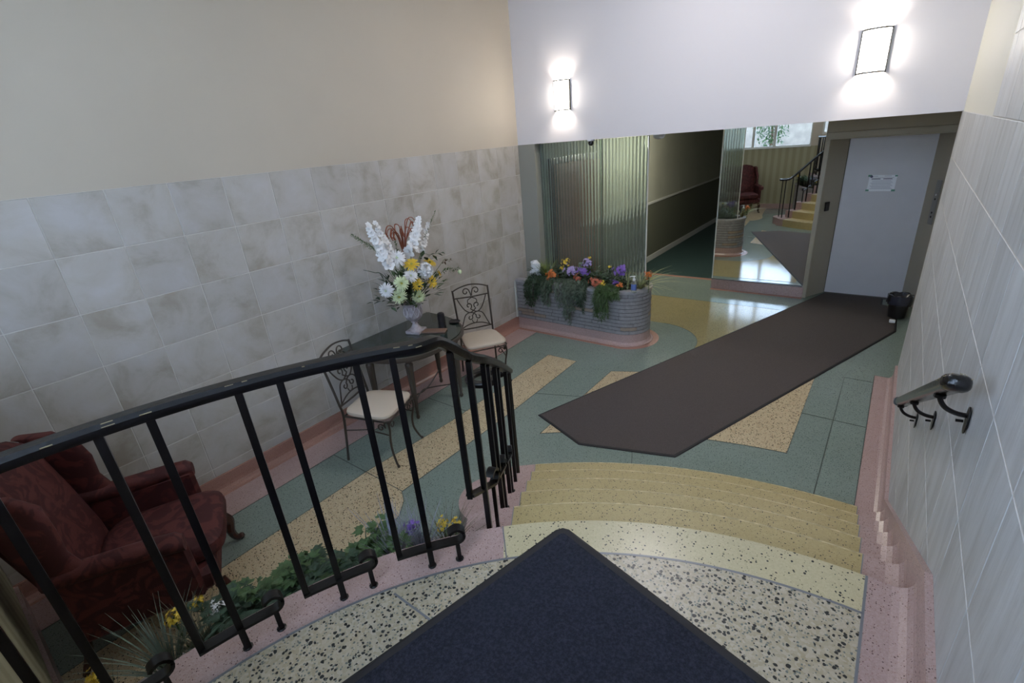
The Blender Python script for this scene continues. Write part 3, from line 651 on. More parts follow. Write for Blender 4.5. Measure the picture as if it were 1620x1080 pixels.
MB().prism([(-.145, 0), (.145, 0), (.15, .2), (-.14, .205)], 0, .0008).tf(Matrix.Rotation(PI / 2, 4, 'X')).build('sheet', M['paper'], nt_)
ink = plain('notice_grey_ink', (.32, .32, .40), .8); ink2 = plain('notice_dark_ink', (.12, .12, .2), .8); gtape = plain('green_tape', (.10, .28, .20), .6)
def nbar(x0, x1, z, h_, m_, nm='print_line', par=nt_): return MB().box(x0, x1, -.0016, -.0009, z, z + h_).build(nm, m_, par)
nbar(-.10, -.05, .188, .004, ink); nbar(.02, .09, .188, .004, ink)
nbar(-.115, -.02, .150, .009, ink2); nbar(.01, .105, .150, .009, ink2)
for i, z_ in enumerate((.168, .132, .118, .104, .092, .080, .066, .054, .042, .030)): nbar(-.12 + .01 * (i % 3), .12 - .012 * ((i * 2) % 3), z_, .003, ink)
for (x_, z_, a_) in ((-.135, .195, .02), (.14, .19, .014), (-.14, .012, .018), (.135, .010, .02)): nbar(x_ - a_, x_ + a_, z_ - a_ * .6, a_ * 1.2, gtape, 'corner_tape')
MB().lathe([(.016, 0), (.016, .001)], 12).tf(Matrix.Translation((-.118, -.0012, .185)) @ Matrix.Rotation(PI / 2, 4, 'X')).build('round_seal', ink2, nt_, label='small dark round seal')

# ---- waste bin
wbn = thing('waste_bin', 'small black waste bin with a bag beside the elevator', 'bin', (.255, 7.33, .0125))
MB().lathe([(.085, 0), (.09, .005), (.112, .27), (.118, .275), (.114, .28), (.105, .272), (.082, .012)], 20, cap=False).build('bin_body', M['black_plastic'], wbn, smooth=True)
bgm = plain('black_bag_film', (.02, .022, .035), .25, coat=.4)
rb = random.Random(5); rings = []
for r_, z_ in ((.128, .18), (.131, .235), (.126, .285), (.108, .292), (.095, .26), (.05, .20)):
    rings.append([(r_ * (1 + rb.uniform(-.06, .06)) * math.cos(2 * PI * i / 22), r_ * (1 + rb.uniform(-.06, .06)) * math.sin(2 * PI * i / 22), z_ + rb.uniform(-.012, .012)) for i in range(22)])
MB().loft(rings).build('bin_bag', bgm, wbn, smooth=True, label='black bag folded over the rim')
tag(MB().bbox(-.03, .03, -.025, .025, 0, .035, .006).build('crumpled_wrapper', M['white_plastic'], loc=(.222, 7.09, .0125)), 'small white crumpled wrapper on the floor by the bin', 'wrapper')

# ---- wing armchair
def damask():
    m, t, b = newmat('dark_red_damask'); N = t.nodes.new; L = t.links.new
    g = N('ShaderNodeTexCoord'); v = N('ShaderNodeTexNoise'); v.inputs['Scale'].default_value = 7; v.inputs['Detail'].default_value = 2; v.inputs['Distortion'].default_value = 2.2
    L(g.outputs['Object'], v.inputs['Vector']); r = N('ShaderNodeValToRGB'); e = r.color_ramp.elements
    e[0].position = .47; e[0].color = c4((.05, .006, .006)); e[1].position = .56; e[1].color = c4((.10, .02, .017))
    L(v.outputs[0], r.inputs[0]); L(r.outputs[0], b.inputs['Base Color']); b.inputs['Roughness'].default_value = .75; b.inputs['Sheen Weight'].default_value = 0
    n = N('ShaderNodeTexNoise'); n.inputs['Scale'].default_value = 250; bp = N('ShaderNodeBump'); bp.inputs['Strength'].default_value = .3; bp.inputs['Distance'].default_value = .003
    L(g.outputs['Object'], n.inputs['Vector']); L(n.outputs[0], bp.inputs['Height']); L(bp.outputs[0], b.inputs['Normal'])
    return m
M['damask'] = damask()
def cushion(mb, x0, x1, y0, y1, z0, z1, n=6, r=.18, puff=.03):
    """superellipsoid cushion"""
    cx, cy, cz = (x0 + x1) / 2, (y0 + y1) / 2, (z0 + z1) / 2; a, b, c = (x1 - x0) / 2, (y1 - y0) / 2, (z1 - z0) / 2
    def sg(v, p): return math.copysign(abs(v) ** p, v)
    rings = []
    for j in range(11):
        ph = -PI / 2 + PI * (j + .05) / 10.1
        rings.append([(cx + a * sg(math.cos(ph), .45) * sg(math.cos(2 * PI * i / 28), .4), cy + b * sg(math.cos(ph), .45) * sg(math.sin(2 * PI * i / 28), .4), cz + c * sg(math.sin(ph), .7)) for i in range(28)])
    return mb.loft(rings, cap=True)
ac = thing('wing_armchair', 'dark red damask wing armchair in the corner beside the stair planter', 'armchair', (-3.13, .315, 0.002), math.radians(-24)); ac.scale = (1.06, 1.06, 1.08)
# local frame: faces +y, x to its right
rl_ = M['damask']
MB().bbox(-.33, .33, -.30, .33, .22, .36, .03).build('seat_rail', rl_, ac, smooth=True)
cushion(MB(), -.285, .285, -.20, .40, .34, .49).build('seat_cushion', rl_, ac, smooth=True)
m = MB(); rings = []
for z_, y_, w2, th_ in ((.30, -.25, .30, .07), (.50, -.27, .30, .075), (.75, -.32, .31, .075), (.95, -.365, .32, .07), (1.05, -.39, .30, .06), (1.11, -.40, .22, .045), (1.135, -.405, .10, .02)):
    rings.append([(w2 * math.copysign(abs(math.cos(a)) ** .5, math.cos(a)), y_ + th_ * math.copysign(abs(math.sin(a)) ** .7, math.sin(a)), z_ + .02 * math.cos(a) ** 2 * 0) for a in [2 * PI * i / 28 for i in range(28)]])
m.loft(rings, cap=True).build('backrest', rl_, ac, smooth=True)
for s_ in (-1, 1):
    # wing: curved slab from the back forward
    pts = [(1.08, -.40, -.36), (1.06, -.38, -.24), (.98, -.36, -.165), (.86, -.34, -.145), (.74, -.32, -.15), (.66, -.30, -.12), (.60, -.28, -.02)]
    rings = []
    for z_, yb0, yf0 in pts:
        x0 = s_ * (.335 - .03 * (z_ > .9)); t_ = .032; yc, hy = (yb0 + yf0) / 2, (yf0 - yb0) / 2
        rings.append([(x0 + s_ * .02 * (yf0 - yb0) + t_ * math.cos(a), yc + hy * math.copysign(abs(math.sin(a)) ** .6, math.sin(a)), z_) for a in [2 * PI * i / 16 for i in range(16)]])
    MB().loft(rings, cap=True).build('wing', rl_, ac, smooth=True)
    # arm: panel with rolled top, scrolled at the front
    m = MB(); rings = []
    for y_, zt_, xo in ((-.28, .63, .0), (-.15, .62, 0), (.0, .615, .006), (.14, .61, .014), (.235, .60, .02), (.262, .585, .02)):
        k_ = 1 if y_ < .25 else .8
        rings.append([(s_ * (.335 + xo) + .052 * k_ * math.cos(a), y_, zt_ + .048 * k_ * math.sin(a)) for a in [2 * PI * i / 14 for i in range(14)]])
    m.loft(rings, cap=True)
    ar_ = m.build('arm', rl_, ac, smooth=True)
    xs0, xs1 = sorted((s_ * .300, s_ * .352)); MB().bbox(xs0, xs1, -.28, .262, .22, .60, .02).build('arm_panel', rl_, ar_, smooth=True)
    # legs
    m = MB().tube(catmull([(s_ * .29, .32, .23), (s_ * .305, .345, .17), (s_ * .30, .335, .09), (s_ * .305, .35, .035), (s_ * .315, .375, .018)], 5), .034, 8, taper=(1, .5)); m.ball((s_ * .315, .378, .02), .021, 8, 6)
    m.build('leg', M['wood_cherry'], ac, smooth=True)
    MB().tube([(s_ * .28, -.28, .23), (s_ * .285, -.30, .1), (s_ * .29, -.345, .001)], .026, 8, taper=(1, .6)).build('leg', M['wood_cherry'], ac, smooth=True)

# ---- wrought iron dining chairs
iron = plain('brown_grey_wrought_iron', (.075, .065, .055), .42, .6)
vinyl = plain('beige_vinyl_seat', (.56, .47, .37), .32, nvar=.04, nscale=5, coat=.25)
def spiral(c, r0, a0, turns, sgn, n=22, end=.25):
    out = []
    for i in range(n + 1):
        t_ = i / n; a = math.radians(a0) + sgn * 2 * PI * turns * t_; r = r0 * (1 - (1 - end) * t_); out.append((c[0] + r * math.cos(a), c[1] + r * math.sin(a)))
    return out
def make_chair(label, loc, rz):
    t = thing('dining_chair', label, 'chair', loc, rz, group=None)
    # seat pad, faces +x
    m = MB(); cushion(m, -.21, .24, -.215, .215, .435, .50); m.v = [(x, y * (1 + .10 * (x + .0) / .24), z) for x, y, z in m.v]
    sp = m.build('seat', vinyl, t, smooth=True)
    fr = [(-.20, -.185), (.20, -.215), (.235, -.19), (.235, .19), (.20, .215), (-.20, .185)]
    m = MB(); m.tube([(x, y, .435) for x, y in fr] + [(fr[0][0], fr[0][1], .435)], .010, 6, flat=.7); m.build('seat_frame', iron, t, smooth=True)
    B = lambda u, v: (-.205 - .10 * ((v - .45) / .55) ** 1.15 if v > .45 else -.205, u, v)
    for s_ in (-1, 1):
        P = [(-.255, s_ * .205, 0.004), (-.225, s_ * .2, .22), (-.205, s_ * .19, .44)] + [B(s_ * (.19 + .02 * (v - .44)), v) for v in (.55, .7, .85, .965)]
        MB().tube(catmull(P, 4), .0105, 6).build('back_leg', iron, t, smooth=True)
        P = [(.215, s_ * .20, .43), (.225, s_ * .205, .36), (.20, s_ * .19, .24), (.198, s_ * .188, .14), (.225, s_ * .205, .05), (.245, s_ * .215, .012)]
        lg = MB().tube(catmull(P, 4), .0095, 6).ball((.247, s_ * .216, .014), .014, 8, 5).build('leg', iron, t, smooth=True)
        # scrolls under the seat beside each front leg
        for (ax, ay, kx, ky) in ((.215, s_ * .145, 0, -s_), (.15, s_ * .208, -1, 0)):
            pts = spiral((0, 0), .038, 180, 1.15, -1, 18)
            P = [(ax + kx * p[0] * 1.0 + (0 if kx else 0), ay + ky * p[0], .375 + p[1]) for p in pts]
            P = [(ax - kx * .035, ay - ky * .035, .425)] + P
            MB().tube(P, .0055, 5).build('scroll', iron, lg, smooth=True)
    MB().tube([(-.21, -.19, .30), (-.0, -.19, .33), (.205, -.195, .30)], .0055, 5).build('stretcher', iron, t, smooth=True)
    MB().tube([(-.21, .19, .30), (-.0, .19, .33), (.205, .195, .30)], .0055, 5).build('stretcher', iron, t, smooth=True)
    bk = MB().tube(catmull([B(-.201, .955), B(-.12, .985), B(0, 1.003), B(.12, .985), B(.201, .955)], 5), .010, 6, flat=.8).build('top_rail', iron, t, smooth=True)
    def cur(pts, r=.0065, name='scrollwork'): MB().tube([B(u, v) for u, v in pts], r, 5).build(name, iron, bk, smooth=True)
    cur([(-.197, .875), (0, .868), (.197, .875)], .008, 'cross_bar'); cur([(-.192, .525), (0, .52), (.192, .525)], .008, 'cross_bar')
    for s_ in (-1, 1):
        f_ = lambda L_: [(s_ * u, v) for u, v in L_]
        # top pair of scrolls meeting at the middle
        cur(f_([(.004, .880), (.008, .91), (.020, .945)] + spiral((.058, .930), .040, 150, .95, -1, 18, .3)))
        # funnel: from under the cross bar down to the waist, rising in a curl
        c1 = catmull([(.165, .868, 0), (.135, .80, 0), (.095, .735, 0), (.045, .700, 0), (.0, .715, 0)], 5)
        cur(f_([(p[0], p[1]) for p in c1]))
        cur(f_([(.0, .715), (-.03, .74)] + spiral((-.045, .775), .034, -40, .85, 1, 16, .35)))
        # small heart above
        c2 = catmull([(.0, .862, 0), (.045, .84, 0), (.052, .81, 0), (.035, .79, 0)], 4); cur(f_([(p[0], p[1]) for p in c2]), .0055)
        # lower lyre
        c3 = catmull([(.0, .690, 0), (.05, .70, 0), (.10, .675, 0), (.135, .60, 0), (.165, .528, 0)], 5); cur(f_([(p[0], p[1]) for p in c3]))
        cur(f_([(.0, .69), (.018, .665)] + spiral((.048, .645), .030, 140, .85, 1, 16, .35)))
        c4_ = catmull([(.03, .615, 0), (.022, .59, 0), (.0, .578, 0)], 4); cur(f_([(p[0], p[1]) for p in c4_]), .005)
    c5 = catmull([(-.175, .528, 0), (-.09, .565, 0), (0, .578, 0), (.09, .565, 0), (.175, .528, 0)], 5); cur([(p[0], p[1]) for p in c5])
    return t
make_chair('wrought iron chair with beige seat between the table and the armchair', (-3.215, 2.07, .002), math.radians(20.3))
make_chair('wrought iron chair with beige seat between the table and the brick planter', (-3.335, 3.60, .002), math.radians(-34))

# ---- console table with dark glass top
tb = thing('console_table', 'half-round console table with dark glass top against the tiled wall', 'table', (-3.93, 2.82, .003))
def sup(a, b, n=26, k=.8): return [(a * abs(math.cos(t_)) ** k, b * math.copysign(abs(math.sin(t_)) ** k, math.sin(t_))) for t_ in [-PI / 2 + PI * i / n for i in range(n + 1)]]
bronze = plain('dark_bronze_wood', (.085, .068, .055), .38, .25)
o_ = sup(.86, .60); i_ = sup(.80, .545)
MB().prism([(0, -.60)] + o_[1:-1] + [(0, .60)], .715, .742).build('table_frame', bronze, tb, smooth=False)
MB().prism([(.01, -.57)] + sup(.835, .575)[1:-1] + [(.01, .57)], .742, .754).build('glass_top', M['glass_top'], tb)
MB().strip([(p[0], p[1]) for p in sup(.74, .50)], [(p[0], p[1]) for p in sup(.77, .525)], .66, .715).build('apron', bronze, tb)
for (x_, y_) in ((.23, -.42), (.58, -.24), (.66, .30), (.23, .43)):
    m = MB().lathe([(.030, .715), (.030, .66), (.018, .645), (.036, .63), (.036, .615), (.022, .605), (.038, .59), (.036, .56), (.031, .45), (.022, .2), (.014, .09), (.017, .075), (.012, .05), (.020, .02), (.012, 0)], 20, (x_, y_, 0), star=.05, k=10)
    m.build('leg', bronze, tb, smooth=True, angle=50)
for P in ([(.58, -.24, .16), (.40, -.02, .13), (.40, .1, .13), (.66, .30, .16)], [(.23, -.42, .16), (.38, -.1, .13), (.38, .1, .13), (.23, .43, .16)]):
    MB().tube(catmull(P, 6), .007, 6).build('stretcher', bronze, tb, smooth=True)

# things on the table
ZTB = .754 + .003
sp = thing('black_speaker', 'upright black rounded cylinder standing on the glass table', 'speaker', (-3.42, 3.13, ZTB + .001))
MB().lathe([(.036, 0), (.038, .01), (.038, .125), (.034, .145), (.02, .155), (.004, .157)], 18).build('body', M['black_plastic'], sp, smooth=True)
MB().lathe([(.040, .003), (.040, .02)], 18, cap=False).build('base_ring', M['black_rubber'], sp)
tag(MB().lathe([(.0, 0), (.045, .0), (.055, .012), (.05, .014), (.04, .006), (.0, .005)], 18, cap=False, sx=1.2).build('black_dish', M['black_plastic'], smooth=True, loc=(-3.40, 3.29, ZTB + .001)), 'small low black dish at the table edge near the far chair', 'dish')
tray = MB().bbox(-.12, .12, -.05, .05, 0, .016, .004).build('wooden_block', plain('reddish_wood', (.17, .095, .065), .45), loc=(-3.40, 3.0, ZTB + .001)); tray.rotation_euler = (0, 0, .5)
tag(tray, 'flat reddish wooden block beside the urn on the glass table', 'block')

# urn
stone = plain('mauve_grey_stone_urn', (.36, .315, .33), .5, nvar=.22, nscale=45, bump=.2)
UX, UY = -3.57, 2.915
ur = thing('flower_urn', 'weathered grey urn with woven relief standing on the glass table', 'urn', (UX, UY, ZTB + .001), .3)
MB().bbox(-.078, .078, -.078, .078, 0, .030, .005).build('plinth', stone, ur)
MB().lathe([(.062, .030), (.058, .04), (.040, .062), (.027, .085), (.025, .10), (.036, .106), (.036, .114), (.026, .12)], 22).build('stem', stone, ur, smooth=True)
m = MB().lathe([(.026, .118), (.050, .128), (.078, .155), (.091, .19), (.089, .225), (.080, .26), (.083, .285), (.096, .303), (.098, .310), (.085, .306), (.070, .28), (.06, .20)], 28, star=.012, k=14, cap=False)
bo = m.build('bowl', stone, ur, smooth=True)
m = MB()
for k in range(10):
    for sg in (-1, 1):
        P = [((.088 + .006 * math.sin(PI * q / 6)) * (1 if q else .9) * math.cos(2 * PI * (k + sg * q / 7) / 10), (.088 + .006 * math.sin(PI * q / 6)) * (1 if q else .9) * math.sin(2 * PI * (k + sg * q / 7) / 10), .17 + .018 * q) for q in range(7)]
        m.tube(P, .004, 4)
m.build('woven_relief', plain('pale_relief', (.50, .46, .48), .5), bo)

# ---- brick planter
bk_m = plain('grey_roman_brick', (.255, .25, .262), .75, nvar=.14, nscale=26, bump=.25)
bk_b = plain('tan_grey_brick', (.30, .235, .19), .75, nvar=.14, nscale=26, bump=.25)
pl = thing('brick_planter', 'long grey roman-brick planter with rounded end on a pink terrazzo base', 'planter', (-3.0, 5.32, .0035))
def plpath(d):      # outline, d = offset outward from the brick face, local coordinates
    r = .285 + d; return ([(-.92 + .03 * i, -.285 - d) for i in range(0, 50)] + [(p[0] - 0, p[1]) for p in arc(.575, 0, r, -90, 90, 24)] + [(.55 - .03 * i, .285 + d) for i in range(0, 41)])
def walk(d):
    P = plpath(d); L_ = [0]
    for i in range(1, len(P)): L_.append(L_[-1] + math.dist(P[i - 1], P[i]))
    def at(s_):
        for i in range(1, len(P)):
            if L_[i] >= s_: t_ = (s_ - L_[i - 1]) / max(1e-9, L_[i] - L_[i - 1]); return (P[i - 1][0] + (P[i][0] - P[i - 1][0]) * t_, P[i - 1][1] + (P[i][1] - P[i - 1][1]) * t_)
        return P[-1]
    return at, L_[-1]
wi, Li = walk(-.09); wo_, Lo = walk(0.0); wp, Lp = walk(.003)
zb0, nc = .145, 11; ch = (.655 - zb0) / nc; rb = random.Random(11)
for c_ in range(nc):
    s_ = -rb.uniform(0, .25)
    while s_ < Lo:
        ln = rb.choice((.20, .28, .34, .40)); a, b = max(0, s_) + .003, min(Lo, s_ + ln) - .003; s_ += ln
        if b - a < .02: continue
        n = max(1, int((b - a) / .05)); pr_ = rb.uniform(-.003, .003); z0 = zb0 + c_ * ch + .003; z1 = z0 + ch - .007
        O = []; I = []
        for i in range(n + 1):
            f_ = (a + (b - a) * i / n) / Lo; q = wo_(f_ * Lo); u = wi(f_ * Li); k_ = 1 + pr_ / .09
            O.append((u[0] + (q[0] - u[0]) * k_, u[1] + (q[1] - u[1]) * k_)); I.append((u[0] * .3 + q[0] * .7, u[1] * .3 + q[1] * .7))
        MB().strip(I, O, z0, z1).build('brick', bk_b if rb.random() < .06 else bk_m, pl)
wm, Lm = walk(-.008); wn_, Ln = walk(-.085)
N_ = 90
MB().strip([wn_(Ln * i / N_) for i in range(N_ + 1)], [wm(Lm * i / N_) for i in range(N_ + 1)], .12, .655).build('mortar_core', plain('dark_mortar', (.075, .075, .08), .9), pl)
wx, Lx = walk(.014)
cpm = plain('pale_grey_coping', (.31, .305, .315), .7, nvar=.1, nscale=20, bump=.2)
nseg = 6
for k in range(nseg):
    t0, t1 = k / nseg + .001, (k + 1) / nseg - .001
    MB().strip([wn_(Ln * (t0 + (t1 - t0) * i / 16)) for i in range(17)], [wx(Lx * (t0 + (t1 - t0) * i / 16)) for i in range(17)], .657, .690).build('coping_stone', cpm, pl)
wy, Ly = walk(-.004); base_o = [wy(Ly * i / N_) for i in range(N_ + 1)]
MB().strip([wn_(Ln * i / N_) for i in range(N_ + 1)], base_o, 0, .142).build('base', M['ter_pnk'], pl, label='pink terrazzo base')
w2, L2 = walk(.035); MB().loft([[(*w2(L2 * i / N_), .0) for i in range(N_ + 1)], [(*w2(L2 * i / N_), .006) for i in range(N_ + 1)], [(*walk(.012)[0](walk(.012)[1] * i / N_), .014) for i in range(N_ + 1)], [(p[0], p[1], .04) for p in base_o]], closed=False).build('base_cove', M['ter_pnk'], pl, smooth=True)
MB().prism([(-.92, -.2)] + [p for p in arc(.575, 0, .2, -90, 90, 12)] + [(-.65, .2), (-.65, .02), (-.92, .02)], .1, .63).build('soil', M['soil'], pl)
MB().box(-.9425, -.925, -.30, -.27, .145, .66).build('edge_trim', M['trim_w'], pl, label='thin white edge trim at the wall')

# stair bed planter
sbp = thing('stair_planter', 'curved planting bed below the landing curb filled with greenery', 'planter', (CX, CY, 0.0))
def A0(r, a0, a1, n=40): return arc(0, 0, r, a0, a1, n)
stw = plain('bed_wall_render', (.30, .27, .26), .6, nvar=.08, nscale=8)
MB().strip(A0(2.04, 181.0, 137.2), A0(2.11, 181.0, 137.9), 0.0005, .67).build('bed_wall', stw, sbp)
MB().strip(A0(2.03, 181.0, 137.1), A0(2.125, 181.0, 138.1), .671, .70).build('bed_coping', stw, sbp)
MB().strip(A0(1.845, 181.8, 136.8), A0(2.035, 181.0, 137.0), 0.002, .675).build('soil', M['soil'], sbp)

# ================================================================== FLOWERS AND PLANTS
def leafmat(name, col, var=.25): return plain(name, col, .55, nvar=var, nscale=40)
G = {'mid': leafmat('leaf_green', (.055, .11, .035)), 'dark': leafmat('dark_leaf_green', (.025, .055, .028)), 'grey': leafmat('grey_green_leaf', (.11, .15, .11)), 'yel': leafmat('yellow_green_blade', (.20, .25, .06)),
     'pale': leafmat('pale_striped_blade', (.33, .36, .17)), 'brown': leafmat('brown_leaf', (.10, .05, .025)), 'lav': leafmat('grey_lavender_spike', (.26, .27, .32)), 'straw': leafmat('dark_straw_blade', (.10, .10, .055))}
Fm = {'white': plain('white_petal', (.80, .79, .78), .6), 'cream': plain('greenish_white_petal', (.62, .70, .42), .6), 'yellow': plain('yellow_petal', (.74, .52, .05), .6), 'purple': plain('purple_petal', (.19, .10, .42), .6),
      'orange': plain('orange_petal', (.58, .16, .035), .6), 'coral': plain('coral_petal', (.42, .11, .06), .6), 'rust': plain('rust_brown_frond', (.26, .065, .025), .5), 'ctr': plain('flower_centre', (.38, .34, .06), .8), 'lilac': plain('lilac_petal', (.38, .30, .55), .6)}
def rotm(d, spin=0.0):
    d = Vector(d).normalized(); return d.to_track_quat('Z', 'Y').to_matrix().to_4x4() @ Matrix.Rotation(spin, 4, 'Z')
def petals(mb, n, r, lift, wd, curl=0.0, r0=.004, jit=0.0, rd=random, z=0.0):
    for i in range(n):
        a = 2 * PI * i / n + rd.uniform(-jit, jit); L_ = r * rd.uniform(.86, 1.08); e = lift + rd.uniform(-jit, jit) * .6
        ca, sa = math.cos(a), math.sin(a); pts = []
        for t_, w_ in ((0, .35), (.45, 1), (.8, .85), (1, .15)):
            q = r0 + L_ * t_ * math.cos(e + curl * t_); h = z + L_ * t_ * math.sin(e + curl * t_)
            pts.append(((q * ca - w_ * wd * sa, q * sa + w_ * wd * ca, h), (q * ca + w_ * wd * sa, q * sa - w_ * wd * ca, h)))
        vs = [p for pr_ in pts for p in pr_]; mb.add(vs, [(0, 1, 3, 2), (2, 3, 5, 4), (4, 5, 7, 6)])
    return mb
def stem(par, a, b, bend=.02, r=.0022, mat='mid', name='stem', n=8):
    a, b = Vector(a), Vector(b); m_ = (a + b) / 2 + Vector((0, 0, -bend)) + Vector((bend * .5, 0, 0))
    return MB().tube(catmull([a, m_, b], n), r, 5).build(name, G[mat], par)
UT = Vector((UX, UY, ZTB + .27))        # mouth of the urn
def flower(kind, label, pos, face, col, r, cat='flower', group=None):
    rd = random.Random(label); t = thing(kind, label, cat, pos, 0, group)
    R_ = rotm(face)
    m = MB()
    if kind == 'chrysanthemum':
        for k, (n, q, lf, cu) in enumerate(((22, 1.0, .05, -.5), (20, .92, .35, -.4), (16, .78, .70, -.3), (12, .55, 1.05, -.1), (8, .35, 1.3, .1))): petals(m, n, r * q, lf, r * .07, cu, r * .06, .12, rd)
    elif kind == 'daisy':
        for k, (n, q, lf) in enumerate(((14, 1.0, .12), (12, .85, .38), (9, .5, .8))): petals(m, n, r * q, lf, r * .11, -.2, r * .08, .12, rd)
    elif kind == 'carnation':
        for i in range(60):
            d = Vector((rd.gauss(0, 1), rd.gauss(0, 1), abs(rd.gauss(0, .8)) - .15)).normalized(); p = d * r * .72
            q = MB(); petals(q, 4, r * .36, .35, r * .17, .3, 0, .3, rd); q.tf(Matrix.Translation(p) @ rotm(d, rd.uniform(0, 3))); m.add(q.v, q.f)
    elif kind == 'tuft':
        for i in range(16):
            d = Vector((rd.gauss(0, 1), rd.gauss(0, 1), abs(rd.gauss(0, .7)))).normalized(); p = d * r * rd.uniform(.45, .95)
            q = MB(); petals(q, 5, r * .42, .4, r * .15, -.2, 0, .2, rd); q.tf(Matrix.Translation(p) @ rotm(d + Vector((0, 0, .3)), rd.uniform(0, 3))); m.add(q.v, q.f)
    m.tf(R_).build('petals', Fm[col], t)
    if kind in ('daisy', 'chrysanthemum'): MB().ball((0, 0, r * .12), r * .17, 8, 5, .6).tf(R_).build('centre', Fm['ctr'] if col != 'white' else Fm['cream'], t)
    return t
def urn_stem(t, pos):
    p = Vector(pos); stem(t, (0, 0, -.004), UT - p, .0, .0022)
cnt = [
 ('chrysanthemum', 'large white spider chrysanthemum highest in the urn bouquet', (-3.46, 2.746, 1.55), (.6, -.5, .6), 'white', .066),
 ('chrysanthemum', 'white spider chrysanthemum in the centre of the urn bouquet', (-3.42, 2.837, 1.367), (.7, -.4, .45), 'white', .056),
 ('chrysanthemum', 'white spider chrysanthemum drooping at the left edge of the urn bouquet', (-3.47, 2.572, 1.295), (.4, -.8, .05), 'white', .058),
 ('carnation', 'round ruffled white bloom right of centre in the urn bouquet', (-3.42, 3.02, 1.368), (.8, -.2, .4), 'white', .062),
 ('chrysanthemum', 'pale green chrysanthemum below the white blooms of the urn bouquet', (-3.40, 2.700, 1.335), (.7, -.5, .35), 'cream', .060),
 ('chrysanthemum', 'pale green chrysanthemum hanging low over the left urn rim', (-3.42, 2.665, 1.215), (.6, -.6, .0), 'cream', .060),
 ('chrysanthemum', 'pale green chrysanthemum lowest over the front urn rim', (-3.42, 2.892, 1.150), (.7, -.3, .1), 'cream', .056),
 ('daisy', 'yellow daisy above the ruffled white bloom of the bouquet', (-3.44, 2.883, 1.461), (.5, -.4, .8), 'yellow', .056),
 ('daisy', 'golden daisy low in the middle of the urn bouquet', (-3.40, 2.879, 1.275), (.8, -.3, .2), 'yellow', .050),
 ('daisy', 'yellow daisy under the ruffled white bloom of the bouquet', (-3.42, 3.085, 1.243), (.8, .1, .2), 'yellow', .056),
 ('daisy', 'yellow daisy half hidden behind the ruffled white bloom', (-3.52, 3.180, 1.400), (.5, .2, .8), 'yellow', .056),
 ('daisy', 'yellow daisy at the far right side of the urn bouquet', (-3.50, 3.260, 1.270), (.5, .6, .2), 'yellow', .052)]
for k, lab, pos, face, col, r in cnt: urn_stem(flower(k, lab, pos, face, col, r * 1.28), pos)
def gladiolus(label, top, low, col='white', n=11, r=.030):
    rd = random.Random(label); t = thing('gladiolus_spike', label, 'flower', low); T, L_ = Vector(top), Vector(low)
    P = catmull([UT - L_, Vector((0, 0, 0)), (T - L_) * .5 + Vector((0, 0, .01)), T - L_], 6); MB().tube(P, .003, 5, taper=(1, .4)).build('stem', G['mid'], t)
    for i in range(n):
        f_ = i / (n - 1); p = (T - L_) * f_; s_ = r * (1.55 - .85 * f_); d = Vector((rd.uniform(.2, 1), rd.uniform(-1, .6), rd.uniform(.1, .7)))
        m = MB(); petals(m, 6, s_ * 1.15, .55, s_ * .42, -.35, .002, .15, rd); petals(m, 3, s_ * .7, 1.1, s_ * .3, -.2, .002, .15, rd); m.tf(Matrix.Translation(p + d.normalized() * s_ * .55) @ rotm(d, rd.uniform(0, 3)))
        m.build('bloom', Fm[col], t)
gladiolus('white gladiolus spike leaning furthest left in the urn', (-3.53, 2.555, 1.865), (-3.50, 2.665, 1.50), n=12, r=.036)
gladiolus('white gladiolus spike inside the leftmost one in the urn', (-3.62, 2.700, 1.855), (-3.58, 2.770, 1.56), n=10, r=.032)
gladiolus('white gladiolus spike standing right of the rust fronds', (-3.56, 3.165, 1.815), (-3.54, 2.985, 1.545), n=12, r=.038)
gladiolus('white budding gladiolus spike at the right rear of the urn', (-3.64, 3.34, 1.74), (-3.60, 3.17, 1.53), n=8, r=.026)
# rust coloured curling fronds
t = thing('rust_frond_spray', 'rust brown curling frond spray standing tallest in the urn', 'foliage', (-3.60, 2.955, 1.50)); rd = random.Random(4)
for i in range(13):
    a = rd.uniform(-1, 1); h_ = rd.uniform(.24, .37); sd = a * .16; P = [(0, 0, 0), (rd.uniform(-.02, .03), sd * .25, h_ * .55), (rd.uniform(-.02, .05), sd * .7, h_ * .93), (.01, sd * 1.05, h_ * .98), (.02, sd * 1.3, h_ * .82), (.02, sd * 1.25 + .01, h_ * .72)]
    MB().tube(catmull(P, 5), .0095, 5, taper=(.6, .9), flat=.5).build('frond', Fm['rust'], t)
stem(t, (0, 0, 0), UT - Vector((-3.60, 2.955, 1.50)), 0, .004, 'brown')
def leaf(mb, p, d, L_, w_, fold=.25, droop=.3):
    d = Vector(d).normalized(); s_ = d.cross(Vector((0, 0, 1))); s_ = s_.normalized() if s_.length > .01 else Vector((1, 0, 0)); u = s_.cross(d); p = Vector(p)
    m0, m1, m2 = p, p + d * L_ * .5 + Vector((0, 0, -droop * L_ * .12)), p + d * L_ + Vector((0, 0, -droop * L_ * .5))
    l1, r1 = m1 + s_ * w_ * .5 + u * fold * w_ * .5 - d * L_ * .1, m1 - s_ * w_ * .5 + u * fold * w_ * .5 - d * L_ * .1
    mb.add([m0, l1, m1, r1, m2], [(0, 1, 2), (0, 2, 3), (1, 4, 2), (2, 4, 3)])
